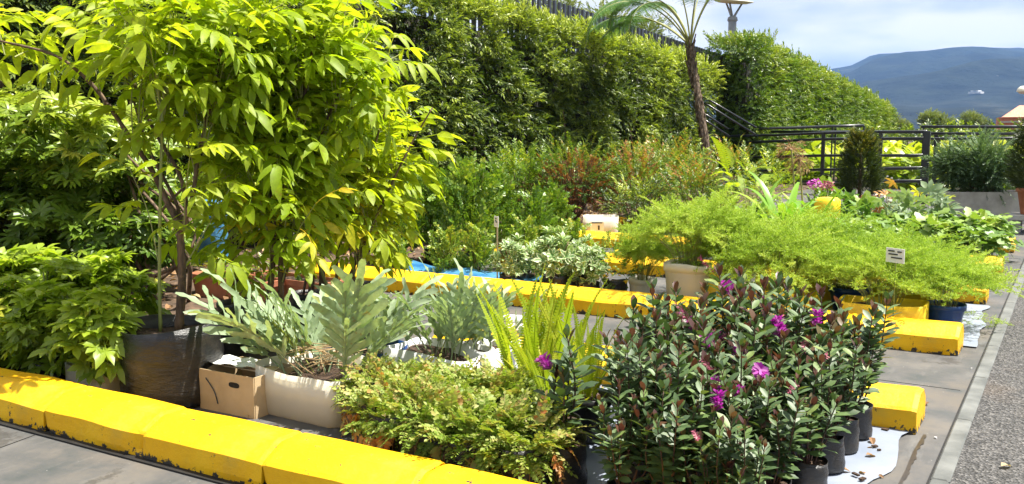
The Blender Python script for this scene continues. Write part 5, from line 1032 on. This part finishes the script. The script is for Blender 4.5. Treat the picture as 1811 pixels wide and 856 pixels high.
Y = 14.25; t = thing('juniper', 'loose grey-green juniper spreading over the concrete planter', 'shrub', (x, Y, .37)); g = Geo(); c, rad, N = px_blob(1728, 298, 70, 36, Y, .3, 1); NS = [twig(leaf(.26, 0, .2, 0), 28, .17, .6, .2, 800 + i, .01) for i in range(4)]
bl = []
for k in range(15): d = rdir(1)[0]; cc = c - [x, Y, .37] + d * rad * .68; bl.append((cc, np.array([.18, .16, .12]) * U(.7, 1.2), 100))
blob_leaves(g, NS, bl, .24, .5, rbase=.5, rvar=.2, jit=.5); obj('foliage', g, M['juniper'], t); g = Geo()
for k in range(9): d = bl[k][0]; tube(g, smooth_path([(U(-.2, .2), 0, .03), d * .5 + [0, 0, .1], d], 5), np.linspace(.018, .006, 11), 5)
obj('stem', g, M['bark'], t)
Y = 13.2; x = ATX(1830, Y); t = thing('dark_conifer', 'dark conifer in a terracotta pot cut by the right picture edge', 'tree', (x, Y, 0)); h = ZAT(x, Y, 218); g = Geo(); N = 900; u = U(0, 1, N); a = U(0, 6.28, N); rr = .26 * (1 - u ** 2) ** .6 * np.sqrt(U(.2, 1, N)); P = np.stack([np.cos(a) * rr, np.sin(a) * rr, .5 + (h - .5) * u], -1); pick(g, ST, P, frames(np.stack([np.cos(a), np.sin(a), U(.4, 1, N)], -1), (0, 0, 1), U(-2, 2, N)), .16, np.clip(U(0, .5, N), 0, 1), .1); obj('foliage', g, M['thuja'], t); g = Geo(); lathe(g, [(.17, .22), (.22, .50), (.24, .502), (.24, .55), (.21, .55), (.2, .5)], 28); obj('pot', g, M['terra'], t); g = Geo(); tube(g, [(0, 0, .4), (0, 0, h * .8)], [.03, .01], 6); obj('trunk', g, M['bark'], t)
g = Geo(); box(g, (0, 0, .185), (.8, .5, .07), bev=.01); 
for sx_ in (-.3, .3): box(g, (sx_, 0, .075), (.1, .4, .15))
o = obj('stone_bench', g, M['concrete'], None, False); o.location = (x + .1, Y, 0); tag(o, 'low concrete bench carrying the dark conifer at the right edge', 'bench')

# ------------------------------------------------------------------ railings
def rail_set(lb, Y0, posts, rails, r_=.029, extra=(), post_w=.05, name='railing'):
    t = thing(name, lb, 'railing', (0, 0, 0), 0, 'black metal railings')
    for (px, top, Yp, w) in posts:
        x = ATX(px, Yp, 1.); g = Geo(); h = ZAT(x, Yp, top); box(g, (x, Yp, h / 2), (w, w, h), bev=.004); obj('post', g, M['black_metal'], t, False)
    for pl in rails:
        P = [WP(*p) for p in pl]; g = Geo(); tube(g, np.array(P), pl_r if (pl_r := r_) else r_, 8); obj('rail', g, M['black_metal'], t)
    return t
rail_set('black metal railing with square posts in front of the yellow-green bed', 17, [(1456, 234, 19.5, .07), (1557, 236, 19.0, .075), (1639, 232, 17.6, .105)],
  [[(1288, 241, 20.5), (1370, 239, 20.2), (1456, 235, 19.5), (1557, 233, 19.0), (1639, 233, 17.6)], [(1300, 253, 20.5), (1456, 246, 19.5), (1557, 245, 19.0), (1639, 245, 17.6)], [(1320, 279, 20.4), (1456, 275, 19.5), (1639, 275, 17.6)], [(1340, 302, 20.4), (1456, 300, 19.5), (1639, 297, 17.6)], [(1400, 322, 19.8), (1639, 320, 17.6)]])
rail_set('upper black handrail running left to the stairs', 21, [(1471, 226, 21.5, .03), (1477, 226, 21.5, .03), (1527, 222, 21.5, .03), (1350, 240, 21.5, .03)], [[(1288, 228.5, 20.6), (1400, 226, 21.2), (1471, 223.5, 21.5), (1528, 222, 21.5)], [(1340, 233, 21.5), (1640, 233.5, 20)]], .032)
rail_set('black railing on the right behind the juniper', 20, [(1655, 235, 20.5, .075), (1746, 227, 19.5, .075), (1632, 226, 19.5, .03)], [[(1629, 224, 19.5), (1746, 224, 19.5), (1900, 224, 19.5)], [(1640, 236, 19.5), (1860, 237, 19.5)], [(1560, 246, 20.5), (1860, 244, 19.5)], [(1655, 275, 20.5), (1860, 275, 19.8)], [(1655, 302, 20.5), (1860, 302, 19.8)], [(1655, 320, 20.5), (1860, 322, 19.8)]], .027)
rail_set('sloping black handrails of the stairs between the two hedges', 20, [(1250, 225, 20.4, .03)], [[(1236, 168, 19.6), (1256, 178, 19.6), (1338, 226, 19.8)], [(1236, 178, 19.5), (1254, 187, 19.5), (1336, 238, 19.8)], [(1236, 196, 19.3), (1252, 205, 19.3), (1288, 228.5, 19.6)], [(1236, 207, 19.2), (1252, 216, 19.2), (1290, 241, 19.6)], [(1238, 226, 20), (1290, 254, 20.4)], [(1238, 240, 20), (1290, 268, 20.4)]], .022, name='stair_railing')
g = Geo()
for k in range(9): box(g, (-7.6 + k * .2 - .55, 21.0, (1.2 - k * .13) / 2), (.2, 1.3, 1.2 - k * .13))
tag(obj('stairs', g, M['concrete'], None, False), 'concrete stairs climbing left behind the tree fern', 'stairs')

# ------------------------------------------------------------------ bed beyond the railing, far trees, building, lamps
bb = 'broad-leaved plants beyond the railing'
def broad(seed):
    t = thing('broad_leaf_plant', '-', 'plant', (0, 0, 0)); g = Geo(); blob_leaves(g, [leaf(.5, 2, .25, .4), leaf(.6, 2, .25, .5)], [((0, 0, .5), (.75, .6, .5), 190)], .34, .8, rbase=.5, rvar=.3, rtop=.25); obj('foliage', g, M['broad'], t); g = Geo()
    for k in range(6): tube(g, [(U(-.1, .1), U(-.1, .1), 0), (U(-.5, .5), U(-.3, .3), .6)], .015, 5)
    obj('stem', g, M['green_stem'], t); return t
bp = [broad(1), broad(2)]
for i, px in enumerate([1345, 1385, 1425, 1480, 1540, 1590, 1625, 1680, 1725, 1775, 1820]):
    Y = 23 + (i % 3) * 1.2; x = ATX(px, Y); lb = 'yellow-green broad-leaved plant beyond the railing, %s' % ('furthest left of its bed' if i == 0 else 'at the right picture edge' if i == 10 else 'number %d in its bed' % (i + 1)); lb = 'yellow-green broad-leaved plant beyond the railing, ' + (ordn[i] + ' from the left'); k = i % 2; h = ZAT(x, Y, (270, 268, 262, 268, 266, 264, 268, 266, 268, 266, 268)[i]) / 1.0
    if ('bp', k) not in seen: seen[('bp', k)] = 1; bp[k].location = (x, Y, 0); bp[k]['label'] = lb; bp[k]['group'] = bb; bp[k].scale = (1, 1, h)
    else: dup(bp[k], lb, (x, Y, 0), U(0, 6), (1, 1, h), bb)
g = Geo(); N = 6000; P = np.stack([U(-12, 14, N), U(31, 34, N), U(.1, 1.35, N)], -1); pick(g, HT, P, frames(rdir(N) + [0, -.4, .6], (0, 0, 1)), .4, U(.2, .7, N)); t = thing('low_hedge', 'long low dark hedge beyond the broad-leaved bed', 'hedge'); obj('foliage', g, M['hedge'], t)
def fartree(lb, px, top, bot, rpx, Y, N=1300, nm='round_tree', h2=None):
    x = ATX(px, Y); f = (-x * _s + Y * _c) / F_PX; zt = ZAT(x, Y, top); zb = ZAT(x, Y, bot); t = thing(nm, lb, 'tree', (x, Y, 0), 0, 'distant trees'); g = Geo(); bl = []
    for k in range(10): d = rdir(1)[0]; bl.append((np.array([0, 0, (zt + zb) / 2]) + d * [rpx * f * .5, rpx * f * .5, (zt - zb) * .28], np.array([rpx * f * .52, rpx * f * .5, (zt - zb) * .26]), N // 10))
    blob_leaves(g, HT, bl, rpx * f * .24, .6, rbase=.5, rtop=.3, jit=.6); obj('crown', g, M['fartree'], t, False); g = Geo(); tube(g, [(0, 0, 0), (0, 0, zb + .5), (0, 0, (zt + zb) / 2)], [.22, .18, .1], 6); obj('trunk', g, M['bark'], t)
fartree('round olive tree far behind the railing, left of the building, larger one', 1655, 198, 236, 29, 95); fartree('round olive tree far behind the railing nearest the tiled building', 1719, 199, 236, 23, 95)
fartree('distant tree at the end of the sunlit hedge', 1578, 201, 240, 14, 60); fartree('low distant tree right of the hedge end', 1597, 213, 240, 14, 70); fartree('tree with fine branches behind the picket fence', 1075, 8, 120, 60, 26, 700, 'fence_tree'); fartree('small tree behind the picket fence and the tree fern crown', 1150, 30, 130, 45, 27, 500, 'fence_tree')
fartree('tree behind the picket fence at the top of the picture', 985, -20, 70, 55, 24, 500, 'fence_tree')
Y = 105; x = ATX(1815, Y); t = thing('tiled_building', 'orange brick building with a tiled roof at the right edge', 'building', (x, Y, 0), .1); f = (-x * _s + Y * _c) / F_PX
bri = plain('orange_brick', (.38, .13, .07), (.50, .20, .11), 3, .85, .1); til = plain('roof_tiles', (.50, .20, .13), (.66, .32, .22), 1.6, .85, .3, s3=(6, 1, 1))
zt = ZAT(x, Y, 208); g = Geo(); box(g, (0, 0, zt / 2), (96 * f, 6, zt)); obj('wall', g, bri, t, False); g = Geo(); z1 = ZAT(x, Y, 208) + .01; z2 = ZAT(x, Y, 186); w_ = 42 * f; g.add([(-w_, -3.2, z1), (w_ * 1.3, -3.2, z1), (w_ * 1.3, 3.2, z1), (-w_, 3.2, z1), (-w_ * .35, 0, z2), (w_, 0, z2)], [(0, 1, 5, 4), (2, 3, 4, 5), (3, 2, 1, 0)], [(1, 2, 5), (3, 0, 4)]); obj('roof', g, til, t, False)
g = Geo(); box(g, (-30 * f, -3.05, zt - .45), (34 * f, .12, .18)); box(g, (8 * f, -3.05, zt - .9), (60 * f, .12, .12)); obj('ledge', g, M['concrete'], t, False)
Y = 46; x = ATX(1801, Y); zz = ZAT(x, Y, 160); t = thing('dome_lamp', 'white dome street lamp in front of the mountain at the right edge', 'lamp', (x, Y, 0)); g = Geo(); lathe(g, [(.24, 0), (.25, .03), (.21, .15), (.12, .23), (.001, .26)], 24); o = obj('dome', g, M['lamp_white'], t); o.location = (0, 0, zz - .06); g = Geo(); lathe(g, [(.001, -.09), (.13, -.07), (.2, 0)], 20); o = obj('glass', g, M['white'], t); o.location = (0, 0, zz - .06)
g = Geo(); tube(g, [(0, 0, zz - .05), (.9, .1, zz - .05)], .04, 8); obj('arm', g, M['grey_metal'], t); g = Geo(); tube(g, [(.9, .1, 0), (.9, .1, zz)], .07, 10); obj('pole', g, M['grey_metal'], t)
Y = 30; x = ATX(1294, Y, 4); f = (-x * _s + Y * _c) / F_PX; zp = ZAT(x, Y, 36); zd = ZAT(x, Y, 4); t = thing('disc_lamp', 'grey lamp pole with three arms holding a pale disc above the hedge', 'lamp', (x, Y, 0)); g = Geo(); tube(g, [(0, 0, 0), (0, 0, zp)], 7 * f, 14); obj('pole', g, M['grey_metal'], t); g = Geo(); lathe(g, [(6 * f, 0), (9 * f, .05), (8 * f, .16), (4 * f, .2)], 16); o = obj('collar', g, M['grey_metal'], t); o.location = (0, 0, zp - .06)
for k in range(3):
    a = k * 2.09 + .5; g = Geo(); tube(g, smooth_path([(0, 0, zp), (math.cos(a) * 5 * f, math.sin(a) * 5 * f, zp + .2), (math.cos(a) * 17 * f, math.sin(a) * 17 * f, zd)], 5), np.linspace(.05, .03, 11), 7); obj('arm', g, M['grey_metal'], t)
g = Geo(); lathe(g, [(.001, -.06), (24 * f, -.03), (35 * f, .03), (34 * f, .05), (10 * f, .12), (.001, .13)], 36); o = obj('disc', g, M['lamp_white'], t); o.location = (0, 0, zd); o.rotation_euler = (.05, .12, 0)

# ------------------------------------------------------------------ debris and wear
g = Geo()
for k in range(26):
    x, y = U(-1.0, -.56), U(2.6, 4.0)
    box(g, (x, y, .016), (U(.006, .03), U(.004, .02), .006), rz=U(0, 3))
struct('soil_crumbs', g, M['soil'], kind='stuff')
g = Geo(); scatter(g, LD, np.array([[-.62, 3.72, .02], [-.60, 3.5, .02], [-.66, 3.3, .02], [-.5, 4.4, .01], [-.9, 1.9, .01]]), frames(nrm(rdir(5) * [1, 1, .2]), (0, 0, 1)), .05, U(0, .5, 5)); struct('dead_leaves', g, M['dry'], kind='stuff')

pts = [G(1636, 770), G(1618, 800), G(1606, 830), G(1592, 858), G(1575, 880)]; g = Geo(); V = []
for k, (x, y) in enumerate(np.vstack([np.array(pts[i]) * (1 - t) + np.array(pts[i + 1]) * t for i in range(4) for t in np.linspace(0, 1, 8, endpoint=False)]).tolist()): w = .002 + .012 * abs(math.sin(k * 1.3)) * abs(math.sin(k * .41)) + U(0, .004); V += [(x - .006, y, .004), (x + w, y, .004)]
g.add(V, [(2 * i, 2 * i + 1, 2 * i + 3, 2 * i + 2) for i in range(len(V) // 2 - 1)]); struct('water_stain', g, plain('wet_stain', (.02, .016, .012), (.05, .04, .03), 20, .35, 0))
